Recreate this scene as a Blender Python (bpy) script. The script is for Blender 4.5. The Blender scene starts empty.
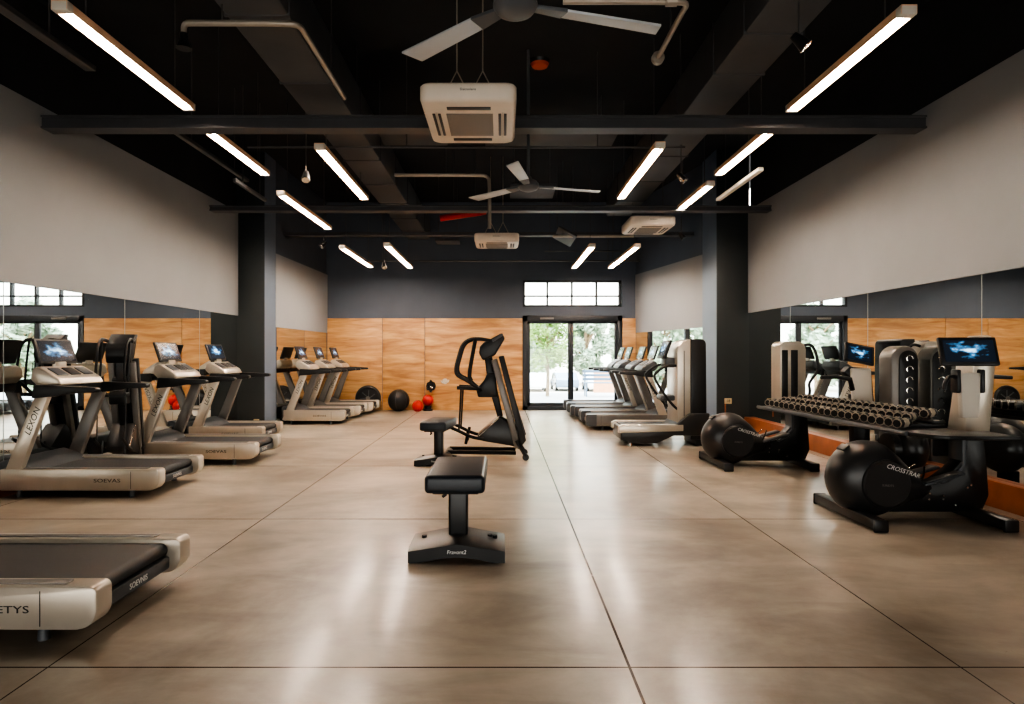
import bpy, bmesh, math, random
from mathutils import Vector, Matrix
rnd = random.Random(7)
scene = bpy.context.scene
COL = scene.collection
PI = math.pi

# ------------------------------------------------------------------ materials
def new_mat(name):
    m = bpy.data.materials.new(name); m.use_nodes = True
    nt = m.node_tree; b = nt.nodes['Principled BSDF']
    return m, nt, b
def srgb(r, g, b):
    f = lambda c: (c/255/12.92) if c/255 <= .04045 else ((c/255+.055)/1.055)**2.4
    return (f(r), f(g), f(b), 1)
def mat(name, col, rough=.5, metal=0, var=.12, scale=6, bump=0, coat=0, spec=.5):
    m, nt, b = new_mat(name)
    n = nt.nodes.new('ShaderNodeTexNoise'); n.inputs['Scale'].default_value = scale
    n.inputs['Detail'].default_value = 4
    tc = nt.nodes.new('ShaderNodeTexCoord'); nt.links.new(tc.outputs['Object'], n.inputs['Vector'])
    r = nt.nodes.new('ShaderNodeValToRGB')
    r.color_ramp.elements[0].position = .3; r.color_ramp.elements[1].position = .7
    r.color_ramp.elements[0].color = tuple(c*(1-var) for c in col[:3])+(1,)
    r.color_ramp.elements[1].color = tuple(min(1, c*(1+var)) for c in col[:3])+(1,)
    nt.links.new(n.outputs['Fac'], r.inputs['Fac']); nt.links.new(r.outputs['Color'], b.inputs['Base Color'])
    b.inputs['Roughness'].default_value = rough; b.inputs['Metallic'].default_value = metal
    b.inputs['Coat Weight'].default_value = coat
    b.inputs['Specular IOR Level'].default_value = spec
    if bump:
        n2 = nt.nodes.new('ShaderNodeTexNoise'); n2.inputs['Scale'].default_value = scale*25
        nt.links.new(tc.outputs['Object'], n2.inputs['Vector'])
        bp = nt.nodes.new('ShaderNodeBump'); bp.inputs['Strength'].default_value = bump; bp.inputs['Distance'].default_value = .01
        nt.links.new(n2.outputs['Fac'], bp.inputs['Height']); nt.links.new(bp.outputs['Normal'], b.inputs['Normal'])
    return m
def emit(name, col, strength):
    m, nt, b = new_mat(name)
    b.inputs['Base Color'].default_value = col
    b.inputs['Emission Color'].default_value = col; b.inputs['Emission Strength'].default_value = strength
    return m

M = {}
M['black'] = mat('black_plastic', srgb(26, 27, 29), .42, var=.15)
M['blackmetal'] = mat('black_powdercoat', srgb(20, 21, 23), .38, var=.1, bump=.05)
M['blacksatin'] = mat('black_satin_shell', srgb(40, 40, 41), .36, var=.08)
M['rubber'] = mat('running_belt_rubber', srgb(38, 40, 43), .55, var=.12, scale=20, bump=.12)
M['vinyl'] = mat('black_vinyl', srgb(34, 40, 48), .42, var=.08, bump=.08)
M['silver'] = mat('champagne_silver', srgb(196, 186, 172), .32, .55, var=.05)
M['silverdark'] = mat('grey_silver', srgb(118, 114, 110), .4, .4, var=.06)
M['graphite'] = mat('graphite_plastic', srgb(72, 75, 79), .42, .1, var=.08)
M['chrome'] = mat('chrome', srgb(215, 212, 205), .15, 1, var=.03)
M['white'] = mat('warm_white_plastic', srgb(226, 212, 196), .45, var=.03)
M['offwhite'] = mat('offwhite_trim', srgb(210, 202, 190), .45, var=.03)
M['grille'] = mat('intake_grille', srgb(135, 127, 120), .6, var=.2, scale=90)
M['fan'] = mat('fan_grey_white', srgb(190, 194, 198), .45, .1, var=.05)
M['fandark'] = mat('fan_grey', srgb(95, 98, 102), .45, .2, var=.05)
M['wallgrey'] = mat('grey_wall_paint', srgb(140, 141, 143), .85, var=.04, scale=1.2, bump=.03)
M['wallblack'] = mat('black_ceiling_paint', srgb(34, 36, 40), .85, var=.15, scale=2)
M['wallnavy'] = mat('slate_wall_paint', srgb(84, 92, 104), .8, var=.06, scale=1.5)
M['column'] = mat('charcoal_column_paint', srgb(42, 48, 50), .55, var=.08, scale=2)
M['beam'] = mat('dark_steel_beam', srgb(74, 74, 77), .5, .1, var=.1, scale=3)
M['duct'] = mat('painted_grey_duct', srgb(74, 75, 78), .6, .1, var=.12, scale=2)
M['pipe'] = mat('galvanised_pipe', srgb(170, 160, 148), .4, .5, var=.08)
M['darkpipe'] = mat('dark_conduit', srgb(84, 84, 85), .45, .3, var=.08)
M['red'] = mat('red_vinyl', srgb(196, 44, 36), .45, var=.12)
M['redpipe'] = mat('red_pipe', srgb(165, 25, 22), .5, var=.1)
M['orange'] = mat('orange_lens', srgb(190, 80, 40), .4, var=.1)
M['frame'] = mat('dark_aluminium', srgb(52, 55, 60), .4, .35, var=.06)
M['plinth'] = mat('orange_wood_plinth', srgb(142, 80, 44), .45, var=.2, scale=4)
M['tan'] = mat('tan_sign', srgb(196, 176, 140), .6, var=.05)
M['ink'] = mat('dark_print', srgb(30, 28, 28), .6, var=.02)
M['whiteink'] = mat('white_print', srgb(225, 225, 222), .6, var=.02)
M['hood'] = mat('added_halo_hood', srgb(226, 186, 150), .6, var=.03)  # warm tan imitates the glow around the tubes
M['tube'] = emit('warm_tube_diffuser', srgb(255, 240, 222), 135)
M['mirrorback'] = mat('mirror_edge', srgb(150, 158, 156), .3, .3, var=.03)
M['bark'] = mat('bark', srgb(150, 130, 105), .9, var=.3, scale=14)
M['paving'] = mat('terrace_paving', srgb(175, 175, 176), .8, var=.06)
M['asphalt'] = mat('pale_car_park', srgb(205, 196, 182), .9, var=.08, scale=.4)
M['carwhite'] = mat('car_paint_white', srgb(222, 226, 230), .25, var=.02, coat=.5)
M['carblue'] = mat('car_paint_blue_grey', srgb(110, 130, 152), .25, var=.02, coat=.5)
M['carglass'] = mat('car_window', srgb(50, 62, 72), .12, var=.05)
M['brick'] = mat('terracotta_wall', srgb(200, 150, 118), .8, var=.1)
M['bluegrey'] = mat('blue_grey_powdercoat', srgb(120, 140, 160), .5, var=.05)

def mirror_mat():
    m, nt, b = new_mat('mirror_glass')
    n = nt.nodes.new('ShaderNodeTexNoise'); n.inputs['Scale'].default_value = .6
    r = nt.nodes.new('ShaderNodeValToRGB')
    r.color_ramp.elements[0].color = (.80, .83, .82, 1); r.color_ramp.elements[1].color = (.84, .86, .85, 1)
    nt.links.new(n.outputs['Fac'], r.inputs['Fac']); nt.links.new(r.outputs['Color'], b.inputs['Base Color'])
    b.inputs['Metallic'].default_value = 1; b.inputs['Roughness'].default_value = .008
    return m
M['mirror'] = mirror_mat()

def glass_mat():
    m = bpy.data.materials.new('window_glass'); m.use_nodes = True
    nt = m.node_tree; nt.nodes.clear()
    o = nt.nodes.new('ShaderNodeOutputMaterial'); mx = nt.nodes.new('ShaderNodeMixShader')
    t = nt.nodes.new('ShaderNodeBsdfTransparent'); g = nt.nodes.new('ShaderNodeBsdfGlossy')
    g.inputs['Roughness'].default_value = .02; t.inputs['Color'].default_value = (.94, .97, .97, 1)
    mx.inputs['Fac'].default_value = .03
    nt.links.new(t.outputs[0], mx.inputs[1]); nt.links.new(g.outputs[0], mx.inputs[2]); nt.links.new(mx.outputs[0], o.inputs[0])
    return m
M['glass'] = glass_mat()

def wood_mat():
    m, nt, b = new_mat('oak_veneer_panel')
    tc = nt.nodes.new('ShaderNodeTexCoord'); mp = nt.nodes.new('ShaderNodeMapping')
    oi = nt.nodes.new('ShaderNodeObjectInfo')
    add = nt.nodes.new('ShaderNodeVectorMath'); add.operation = 'ADD'
    sc = nt.nodes.new('ShaderNodeVectorMath'); sc.operation = 'SCALE'; sc.inputs['Scale'].default_value = 17
    cb = nt.nodes.new('ShaderNodeCombineXYZ')
    nt.links.new(oi.outputs['Random'], cb.inputs['X']); nt.links.new(oi.outputs['Random'], cb.inputs['Z'])
    nt.links.new(cb.outputs[0], sc.inputs[0])
    nt.links.new(tc.outputs['Object'], add.inputs[0]); nt.links.new(sc.outputs[0], add.inputs[1])
    mp.inputs['Scale'].default_value = (.5, 1, 3.6); nt.links.new(add.outputs[0], mp.inputs['Vector'])
    n1 = nt.nodes.new('ShaderNodeTexNoise'); n1.inputs['Scale'].default_value = 1.6; n1.inputs['Detail'].default_value = 8; n1.inputs['Distortion'].default_value = .9
    nt.links.new(mp.outputs[0], n1.inputs['Vector'])
    mp2 = nt.nodes.new('ShaderNodeMapping'); mp2.inputs['Scale'].default_value = (1.5, 1, 34); nt.links.new(add.outputs[0], mp2.inputs['Vector'])
    n2 = nt.nodes.new('ShaderNodeTexNoise'); n2.inputs['Scale'].default_value = 2.2; n2.inputs['Detail'].default_value = 5
    nt.links.new(mp2.outputs[0], n2.inputs['Vector'])
    r1 = nt.nodes.new('ShaderNodeValToRGB')
    cr = r1.color_ramp; cr.elements[0].position = .32; cr.elements[0].color = srgb(166, 118, 74)
    cr.elements[1].position = .68; cr.elements[1].color = srgb(216, 174, 124)
    e = cr.elements.new(.5); e.color = srgb(196, 150, 100)
    nt.links.new(n1.outputs['Fac'], r1.inputs['Fac'])
    r2 = nt.nodes.new('ShaderNodeValToRGB'); r2.color_ramp.elements[0].position = .3; r2.color_ramp.elements[0].color = (.78, .72, .66, 1)
    r2.color_ramp.elements[1].position = .6; r2.color_ramp.elements[1].color = (1, 1, 1, 1)
    nt.links.new(n2.outputs['Fac'], r2.inputs['Fac'])
    mx = nt.nodes.new('ShaderNodeMixRGB'); mx.blend_type = 'MULTIPLY'; mx.inputs['Fac'].default_value = .8
    nt.links.new(r1.outputs[0], mx.inputs[1]); nt.links.new(r2.outputs[0], mx.inputs[2]); nt.links.new(mx.outputs[0], b.inputs['Base Color'])
    b.inputs['Roughness'].default_value = .5
    return m
M['wood'] = wood_mat()

JX = [-4.62, -2.03, .57, 2.05, 4.35]
JY = [-2.28, .29, 2.86, 5.43, 8.0, 10.57, 13.14, 15.7]
def floor_mat():
    m, nt, b = new_mat('polished_concrete')
    L = nt.links.new; N = nt.nodes.new
    tc = N('ShaderNodeTexCoord'); sp = N('ShaderNodeSeparateXYZ'); L(tc.outputs['Object'], sp.inputs[0])
    def lines(out, vals, w):
        acc = None
        for v in vals:
            a = N('ShaderNodeMath'); a.operation = 'SUBTRACT'; L(out, a.inputs[0]); a.inputs[1].default_value = v
            c = N('ShaderNodeMath'); c.operation = 'ABSOLUTE'; L(a.outputs[0], c.inputs[0])
            d = N('ShaderNodeMath'); d.operation = 'LESS_THAN'; L(c.outputs[0], d.inputs[0]); d.inputs[1].default_value = w
            if acc is None: acc = d
            else:
                e = N('ShaderNodeMath'); e.operation = 'MAXIMUM'; L(acc.outputs[0], e.inputs[0]); L(d.outputs[0], e.inputs[1]); acc = e
        return acc
    lx = lines(sp.outputs['X'], [v for v in JX if v != .57], .0035); ly = lines(sp.outputs['Y'], JY, .005); lc = lines(sp.outputs['X'], [.57], .0065)
    mxm = N('ShaderNodeMath'); mxm.operation = 'MAXIMUM'; L(lx.outputs[0], mxm.inputs[0]); L(ly.outputs[0], mxm.inputs[1])
    mxn = N('ShaderNodeMath'); mxn.operation = 'MAXIMUM'; L(mxm.outputs[0], mxn.inputs[0]); L(lc.outputs[0], mxn.inputs[1])
    n1 = N('ShaderNodeTexNoise'); n1.inputs['Scale'].default_value = .55; n1.inputs['Detail'].default_value = 7; n1.inputs['Roughness'].default_value = .62; n1.inputs['Distortion'].default_value = .4
    L(tc.outputs['Object'], n1.inputs['Vector'])
    r1 = N('ShaderNodeValToRGB'); cr = r1.color_ramp
    cr.elements[0].position = .33; cr.elements[0].color = srgb(138, 124, 108)
    cr.elements[1].position = .68; cr.elements[1].color = srgb(204, 192, 176)
    e = cr.elements.new(.5); e.color = srgb(178, 166, 150)
    L(n1.outputs['Fac'], r1.inputs['Fac'])
    mp = N('ShaderNodeMapping'); mp.inputs['Scale'].default_value = (.9, 2.2, 1); mp.inputs['Rotation'].default_value = (0, 0, .6); L(tc.outputs['Object'], mp.inputs['Vector'])
    n2 = N('ShaderNodeTexNoise'); n2.inputs['Scale'].default_value = 1.3; n2.inputs['Detail'].default_value = 10; n2.inputs['Roughness'].default_value = .6; n2.inputs['Distortion'].default_value = .5
    L(mp.outputs[0], n2.inputs['Vector'])
    r2 = N('ShaderNodeValToRGB'); r2.color_ramp.interpolation = 'EASE'; r2.color_ramp.elements[0].position = .22; r2.color_ramp.elements[0].color = (.5, .47, .44, 1); r2.color_ramp.elements[1].position = .72; r2.color_ramp.elements[1].color = (1, 1, 1, 1)
    L(n2.outputs['Fac'], r2.inputs['Fac'])
    mu = N('ShaderNodeMixRGB'); mu.blend_type = 'MULTIPLY'; mu.inputs['Fac'].default_value = .8; L(r1.outputs[0], mu.inputs[1]); L(r2.outputs[0], mu.inputs[2])
    # fine hairline scratches
    vo = N('ShaderNodeTexNoise'); vo.inputs['Scale'].default_value = 2.6; vo.inputs['Detail'].default_value = 1; vo.inputs['Distortion'].default_value = 1.2; L(tc.outputs['Object'], vo.inputs['Vector'])
    sa = N('ShaderNodeMath'); sa.operation = 'SUBTRACT'; L(vo.outputs['Fac'], sa.inputs[0]); sa.inputs[1].default_value = .56
    sb = N('ShaderNodeMath'); sb.operation = 'ABSOLUTE'; L(sa.outputs[0], sb.inputs[0])
    sc2 = N('ShaderNodeMath'); sc2.operation = 'LESS_THAN'; L(sb.outputs[0], sc2.inputs[0]); sc2.inputs[1].default_value = .0005
    sd = N('ShaderNodeMath'); sd.operation = 'MULTIPLY'; L(sc2.outputs[0], sd.inputs[0])
    n4 = N('ShaderNodeTexNoise'); n4.inputs['Scale'].default_value = 1.9; n4.inputs['Detail'].default_value = 2; L(tc.outputs['Object'], n4.inputs['Vector'])
    g4 = N('ShaderNodeMapRange'); g4.inputs['From Min'].default_value = .5; g4.inputs['From Max'].default_value = .62; g4.inputs['To Max'].default_value = .3; L(n4.outputs['Fac'], g4.inputs['Value'])
    L(g4.outputs[0], sd.inputs[1])
    sm = N('ShaderNodeMixRGB'); L(sd.outputs[0], sm.inputs['Fac']); L(mu.outputs[0], sm.inputs[1]); sm.inputs[2].default_value = srgb(110, 90, 70)
    dk = N('ShaderNodeMixRGB'); L(mxn.outputs[0], dk.inputs['Fac']); L(sm.outputs[0], dk.inputs[1]); dk.inputs[2].default_value = srgb(48, 36, 27)
    L(dk.outputs[0], b.inputs['Base Color'])
    rr = N('ShaderNodeMapRange'); rr.inputs['From Min'].default_value = .3; rr.inputs['From Max'].default_value = .7; rr.inputs['To Min'].default_value = .29; rr.inputs['To Max'].default_value = .4
    L(n2.outputs['Fac'], rr.inputs['Value'])
    rm = N('ShaderNodeMath'); rm.operation = 'MAXIMUM'; L(rr.outputs[0], rm.inputs[0]); L(mxn.outputs[0], rm.inputs[1]); L(rm.outputs[0], b.inputs['Roughness'])
    si = N('ShaderNodeMath'); si.operation = 'MULTIPLY_ADD'; L(mxn.outputs[0], si.inputs[0]); si.inputs[1].default_value = -.5; si.inputs[2].default_value = .5; L(si.outputs[0], b.inputs['Specular IOR Level'])
    n3 = N('ShaderNodeTexNoise'); n3.inputs['Scale'].default_value = 60; n3.inputs['Detail'].default_value = 4; L(tc.outputs['Object'], n3.inputs['Vector'])
    bp = N('ShaderNodeBump'); bp.inputs['Strength'].default_value = .12; bp.inputs['Distance'].default_value = .004; L(n3.outputs['Fac'], bp.inputs['Height']); L(bp.outputs[0], b.inputs['Normal'])
    b.inputs['Coat Weight'].default_value = .3; b.inputs['Coat Roughness'].default_value = .16
    return m
M['floor'] = floor_mat()

def screen_mat(name, bright, seed, keep=(0, 1, 1)):
    m, nt, b = new_mat(name)
    L = nt.links.new; N = nt.nodes.new
    tc = N('ShaderNodeTexCoord'); mp = N('ShaderNodeMapping'); L(tc.outputs['Generated'], mp.inputs['Vector'])
    mp.inputs['Location'].default_value = (-.5, -.5, -.55); 
    kp = N('ShaderNodeVectorMath'); kp.operation = 'MULTIPLY'; L(mp.outputs[0], kp.inputs[0]); kp.inputs[1].default_value = keep
    v = N('ShaderNodeVectorMath'); v.operation = 'LENGTH'; L(kp.outputs[0], v.inputs[0])
    n = N('ShaderNodeTexNoise'); n.noise_dimensions = '4D'; n.inputs['W'].default_value = seed; n.inputs['Scale'].default_value = 4.5; n.inputs['Detail'].default_value = 5
    L(tc.outputs['Generated'], n.inputs['Vector'])
    a = N('ShaderNodeMath'); a.operation = 'MULTIPLY_ADD'; L(v.outputs['Value'], a.inputs[0]); a.inputs[1].default_value = -.75; L(n.outputs['Fac'], a.inputs[2])
    r = N('ShaderNodeValToRGB'); cr = r.color_ramp
    cr.elements[0].position = .26; cr.elements[0].color = (.004, .006, .01, 1); cr.elements[1].position = .56; cr.elements[1].color = (.45, .68, .85, 1)
    e = cr.elements.new(.38); e.color = (.03, .1, .2, 1)
    L(a.outputs[0], r.inputs['Fac']); L(r.outputs[0], b.inputs['Emission Color']); b.inputs['Emission Strength'].default_value = bright
    b.inputs['Base Color'].default_value = (.01, .012, .015, 1); b.inputs['Roughness'].default_value = .2; b.inputs['Specular IOR Level'].default_value = .25
    return m
M['screenfront'] = screen_mat('front_console_screen', 2.2, 2.7, (1, 0, 1))
M['screen'] = screen_mat('lit_console_screen', 1.8, 1.3)
M['screen2'] = screen_mat('bright_console_screen', 3, 4.2)

def leaf_mat(name, c1, c2):
    m, nt, b = new_mat(name)
    N = nt.nodes.new; L = nt.links.new
    tc = N('ShaderNodeTexCoord'); n = N('ShaderNodeTexNoise'); n.inputs['Scale'].default_value = 1.7; L(tc.outputs['Object'], n.inputs['Vector'])
    r = N('ShaderNodeValToRGB'); r.color_ramp.elements[0].position = .35; r.color_ramp.elements[1].position = .65
    r.color_ramp.elements[0].color = c1; r.color_ramp.elements[1].color = c2
    L(n.outputs['Fac'], r.inputs['Fac']); L(r.outputs[0], b.inputs['Base Color'])
    b.inputs['Roughness'].default_value = .6
    return m
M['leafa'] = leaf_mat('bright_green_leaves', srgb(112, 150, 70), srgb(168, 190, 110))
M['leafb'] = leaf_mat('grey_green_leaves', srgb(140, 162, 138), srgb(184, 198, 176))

# ------------------------------------------------------------------ mesh builder
class MB:
    def __init__(s): s.bm = bmesh.new(); s.mi = 0
    def _tag(s, n0):
        s.bm.faces.ensure_lookup_table()
        for f in s.bm.faces[n0:]: f.material_index = s.mi
    def _merge(s, tmp):
        for f in tmp.faces: f.material_index = s.mi
        me = bpy.data.meshes.new('tmp'); tmp.to_mesh(me); tmp.free()
        s.bm.from_mesh(me); bpy.data.meshes.remove(me)
    def box(s, c, d, bev=0, rot=None, seg=2):
        t = bmesh.new(); bmesh.ops.create_cube(t, size=1)
        bmesh.ops.scale(t, vec=d, verts=t.verts)
        if bev: bmesh.ops.bevel(t, geom=t.edges[:], offset=bev, segments=seg, profile=.5, affect='EDGES')
        if rot is not None: bmesh.ops.transform(t, matrix=rot.to_4x4(), verts=t.verts)
        bmesh.ops.translate(t, vec=c, verts=t.verts)
        s._merge(t); return s
    def prism(s, poly, axis, lo, hi, bev=0, seg=2):
        """poly in the two other axes: axis y -> (x,z), axis x -> (y,z), axis z -> (x,y)"""
        t = bmesh.new()
        def P(a, b, h): return {'y': (a, h, b), 'x': (h, a, b), 'z': (a, b, h)}[axis]
        A = [t.verts.new(P(a, b, lo)) for a, b in poly]; B = [t.verts.new(P(a, b, hi)) for a, b in poly]
        n = len(poly)
        t.faces.new(A); t.faces.new(list(reversed(B)))
        for i in range(n): t.faces.new((A[i], B[i], B[(i+1) % n], A[(i+1) % n]))
        bmesh.ops.recalc_face_normals(t, faces=t.faces)
        if bev: bmesh.ops.bevel(t, geom=t.edges[:], offset=bev, segments=seg, profile=.5, affect='EDGES', clamp_overlap=True)
        s._merge(t); return s
    def cyl(s, p0, p1, r0, r1=None, seg=16):
        r1 = r0 if r1 is None else r1
        p0 = Vector(p0); p1 = Vector(p1); d = p1-p0
        t = bmesh.new(); bmesh.ops.create_cone(t, cap_ends=True, segments=seg, radius1=r0, radius2=r1, depth=d.length)
        q = Vector((0, 0, 1)).rotation_difference(d.normalized())
        bmesh.ops.transform(t, matrix=Matrix.Translation((p0+p1)/2) @ q.to_matrix().to_4x4(), verts=t.verts)
        s._merge(t); return s
    def sphere(s, c, r, seg=24, rings=14):
        t = bmesh.new(); bmesh.ops.create_uvsphere(t, u_segments=seg, v_segments=rings, radius=1)
        if not hasattr(r, '__len__'): r = (r, r, r)
        bmesh.ops.scale(t, vec=r, verts=t.verts); bmesh.ops.translate(t, vec=c, verts=t.verts)
        s._merge(t); return s
    def tube(s, pts, r, seg=8, smooth=0, closed=False):
        pts = [Vector(p) for p in pts]
        for _ in range(smooth):
            q = [pts[0]] if not closed else []
            n = len(pts)
            for i in range(n if closed else n-1):
                a, b = pts[i], pts[(i+1) % n]; q += [a*.75+b*.25, a*.25+b*.75]
            if not closed: q.append(pts[-1])
            pts = q
        t = bmesh.new(); n = len(pts); rings = []; up = None
        for i, p in enumerate(pts):
            a = pts[i-1] if i > 0 or closed else p; b = pts[(i+1) % n] if i < n-1 or closed else p
            d = (b-a).normalized()
            if up is None:
                up = d.orthogonal().normalized()
            else:
                up = (up-d*up.dot(d)); up = up.normalized() if up.length > 1e-6 else d.orthogonal().normalized()
            w = d.cross(up)
            rr = r[i] if hasattr(r, '__len__') else r
            rings.append([t.verts.new(p+(up*math.cos(k*2*PI/seg)+w*math.sin(k*2*PI/seg))*rr) for k in range(seg)])
        for i in range(n if closed else n-1):
            A, B = rings[i], rings[(i+1) % n]
            for k in range(seg): t.faces.new((A[k], A[(k+1) % seg], B[(k+1) % seg], B[k]))
        if not closed: t.faces.new(list(reversed(rings[0]))); t.faces.new(rings[-1])
        bmesh.ops.recalc_face_normals(t, faces=t.faces)
        s._merge(t); return s
    def inflate(s, outline, center, y0, half, n=10, p=2.4):
        """a rounded shell: the (x,z) outline swelling about its centre across y"""
        t = bmesh.new(); rings = []
        for i in range(n+1):
            u = -math.cos(PI*i/n); f = max(0, 1-abs(u)**p)**(1/p)
            f = max(f, .02)
            rings.append([t.verts.new((center[0]+(x-center[0])*f, y0+u*half, center[1]+(z-center[1])*f)) for x, z in outline])
        m = len(outline)
        for i in range(n):
            for k in range(m): t.faces.new((rings[i][k], rings[i][(k+1) % m], rings[i+1][(k+1) % m], rings[i+1][k]))
        t.faces.new(rings[0]); t.faces.new(list(reversed(rings[-1])))
        bmesh.ops.recalc_face_normals(t, faces=t.faces)
        s._merge(t); return s
    def quad(s, a, b, c, d):
        n0 = len(s.bm.faces); s.bm.faces.new([s.bm.verts.new(v) for v in (a, b, c, d)]); s._tag(n0); return s
    def build(s, name, mats, parent=None, loc=None, angle=38):
        me = bpy.data.meshes.new(name); s.bm.to_mesh(me); s.bm.free()
        me.polygons.foreach_set('use_smooth', [True]*len(me.polygons))
        me.set_sharp_from_angle(angle=math.radians(angle))
        for m in (mats if isinstance(mats, (list, tuple)) else [mats]): me.materials.append(m)
        o = bpy.data.objects.new(name, me); COL.objects.link(o)
        if parent is not None: o.parent = parent
        if loc is not None: o.location = loc
        return o

def tag(o, label=None, cat=None, group=None, kind=None):
    for k, v in (('label', label), ('category', cat), ('group', group), ('kind', kind)):
        if v: o[k] = v
    return o
def thing(name, label, cat, loc=(0, 0, 0), rz=0, group=None):
    o = bpy.data.objects.new(name, None); COL.objects.link(o); o.empty_display_size = .1
    o.location = loc; o.rotation_euler = (0, 0, rz)
    return tag(o, label, cat, group)
def struct(o): o['kind'] = 'structure'; return o
def copy_tree(o, parent=None):
    c = o.copy(); COL.objects.link(c); c.parent = parent
    for ch in list(o.children): copy_tree(ch, c)
    return c
def copy_thing(o, label, loc, rz):
    c = copy_tree(o); c['label'] = label; c.location = loc; c.rotation_euler = (0, 0, rz); return c
def text(string, size, matx, M4, parent, name='lettering', extrude=.001, shear=0, sx=1):
    cu = bpy.data.curves.new('t', 'FONT'); cu.body = string; cu.size = size; cu.extrude = extrude
    cu.align_x = 'CENTER'; cu.align_y = 'CENTER'; cu.shear = shear; cu.resolution_u = 3
    tmp = bpy.data.objects.new('t', cu); COL.objects.link(tmp)
    dg = bpy.context.evaluated_depsgraph_get()
    me = bpy.data.meshes.new_from_object(tmp.evaluated_get(dg), depsgraph=dg)
    bpy.data.objects.remove(tmp); bpy.data.curves.remove(cu)
    me.transform(M4 @ Matrix.Diagonal((sx, 1, 1, 1))); me.materials.clear(); me.materials.append(matx); me.name = name
    o = bpy.data.objects.new(name, me); COL.objects.link(o); o.parent = parent
    return o
def basis(loc, xdir, ydir):
    x = Vector(xdir).normalized(); y = Vector(ydir).normalized(); z = x.cross(y)
    m = Matrix((x, y, z)).transposed().to_4x4(); m.translation = Vector(loc); return m
def arc(cx, cz, r, a0, a1, n=10):
    return [(cx+r*math.cos(math.radians(a0+(a1-a0)*i/n)), cz+r*math.sin(math.radians(a0+(a1-a0)*i/n))) for i in range(n+1)]

# ------------------------------------------------------------------ dimensions of the hall
XL, XR = -4.95, 4.56          # mirror walls
YC, YCR = 12.0, 11.85         # column fronts
YB = 16.0                     # back wall
ZC = 5.2                      # ceiling
ZM = 2.12                     # top of mirrors
ZG = 4.06                     # top of pale grey paint
YF = -4.0

# floor / ceiling
struct(MB().box((0, 6.1, -.05), (11.4, 20.4, .1)).build('floor', M['floor']))
struct(MB().box((0, 6.1, ZC+.05), (11.4, 20.4, .1)).build('ceiling', M['wallblack']))
# left side wall
struct(MB().box((XL-.14, (YF+YC)/2, ZC/2), (.2, YC-YF, ZC)).build('wall_left', M['wallblack']))
struct(MB().box((XL-.02, (YF+YC)/2, (ZM+ZG)/2), (.06, YC-YF-.02, ZG-ZM)).build('trim_1', M['wallgrey']))
struct(MB().box((XR+.14, (YF+YCR)/2, ZC/2), (.2, YCR-YF, ZC)).build('wall_right', M['wallblack']))
struct(MB().box((XR+.02, (YF+YCR)/2, (ZM+.04+ZG)/2), (.06, YCR-YF-.02, ZG-ZM-.04)).build('trim_2', M['wallgrey']))
struct(MB().box((0, YF-.1, 3.45), (11.4, .2, 3.5)).build('added_unseen_header_wall', M['wallblack']))  # unseen header wall, added to cut the sky fill from behind the camera
# columns
struct(MB().box((-4.755, YC+.3, ZC/2), (.59, .6, ZC), .006).build('column', M['column']))
struct(MB().box((4.28, YCR+.42, ZC/2), (.6, .84, ZC), .006).build('column', M['column']))
M['daylitface'] = mat('painted_daylight_column_face', srgb(100, 112, 128), .45, var=.05, scale=2)  # paler strip on each inner face: door daylight put into the colour
struct(MB().box((-4.4575, YC+.31, ZC/2), (.005, .58, ZC)).build('trim_11', M['daylitface']))  # strip of painted daylight on the left column
struct(MB().box((3.9775, YCR+.43, ZC/2), (.005, .82, ZC)).build('trim_12', M['daylitface']))  # strip of painted daylight on the right column
# angled walls behind the columns
def angled(name, p0, p1, zt, side, tri):
    a = Vector((p0[0], p0[1], 0)); b = Vector((p1[0], p1[1], 0)); d = (b-a).normalized(); n = Vector((-d.y, d.x, 0))*side
    def slab(z0, z1, off, th, nm, mt):
        mb = MB(); q = [a+n*off, b+n*off, b+n*(off-th), a+n*(off-th)]
        return struct(mb.prism([(v.x, v.y) for v in q], 'z', z0, z1).build(nm, mt))
    slab(0, ZC, -.03, .15, name, M['wallnavy'])
    slab(1.93, zt, 0, .03, tri, M['wallgrey'])
    return a, b, d, n
LA = angled('wall_back_left', (-4.45, YC+.6), (-4.36, YB), 3.38, -1, 'trim_3')
RA = angled('wall_back_right', (4.0, YCR+.84), (3.33, YB), 3.38, 1, 'trim_4')
# back wall with openings for door and clerestory
DX0, DX1, DZ = .52, 3.0, 2.36
WX0, WX1, WZ0, WZ1 = .52, 2.98, 2.58, 3.24
bw = MB()
def bwbox(x0, x1, z0, z1): bw.box(((x0+x1)/2, YB+.1, (z0+z1)/2), (x1-x0, .2, z1-z0))
bwbox(-5.6, DX0, 0, ZC); bwbox(DX1, 5.6, 0, ZC); bwbox(DX0, DX1, DZ, WZ0); bwbox(DX0, DX1, WZ1, ZC)
struct(bw.build('wall_back', M['wallnavy']))
# oak panels on the back wall
for i, (x0, x1) in enumerate(((-4.36, -2.995), (-2.98, -1.935), (-1.92, DX0-.01), (DX1+.01, 3.34))):
    struct(MB().box(((x0+x1)/2, YB-.012, 1.145), (x1-x0, .03, 2.29), .002).build('trim_%d' % (5+i), M['wood']))
# plinths below the mirrors
struct(MB().box((XL+.03, (YF+YC)/2, .05), (.08, YC-YF, .1), .004).build('baseboard_left', M['plinth']))
struct(MB().box((XR-.03, (YF+YCR)/2, .12), (.1, YCR-YF-.02, .24), .005).build('baseboard_right', M['plinth']))

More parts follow.
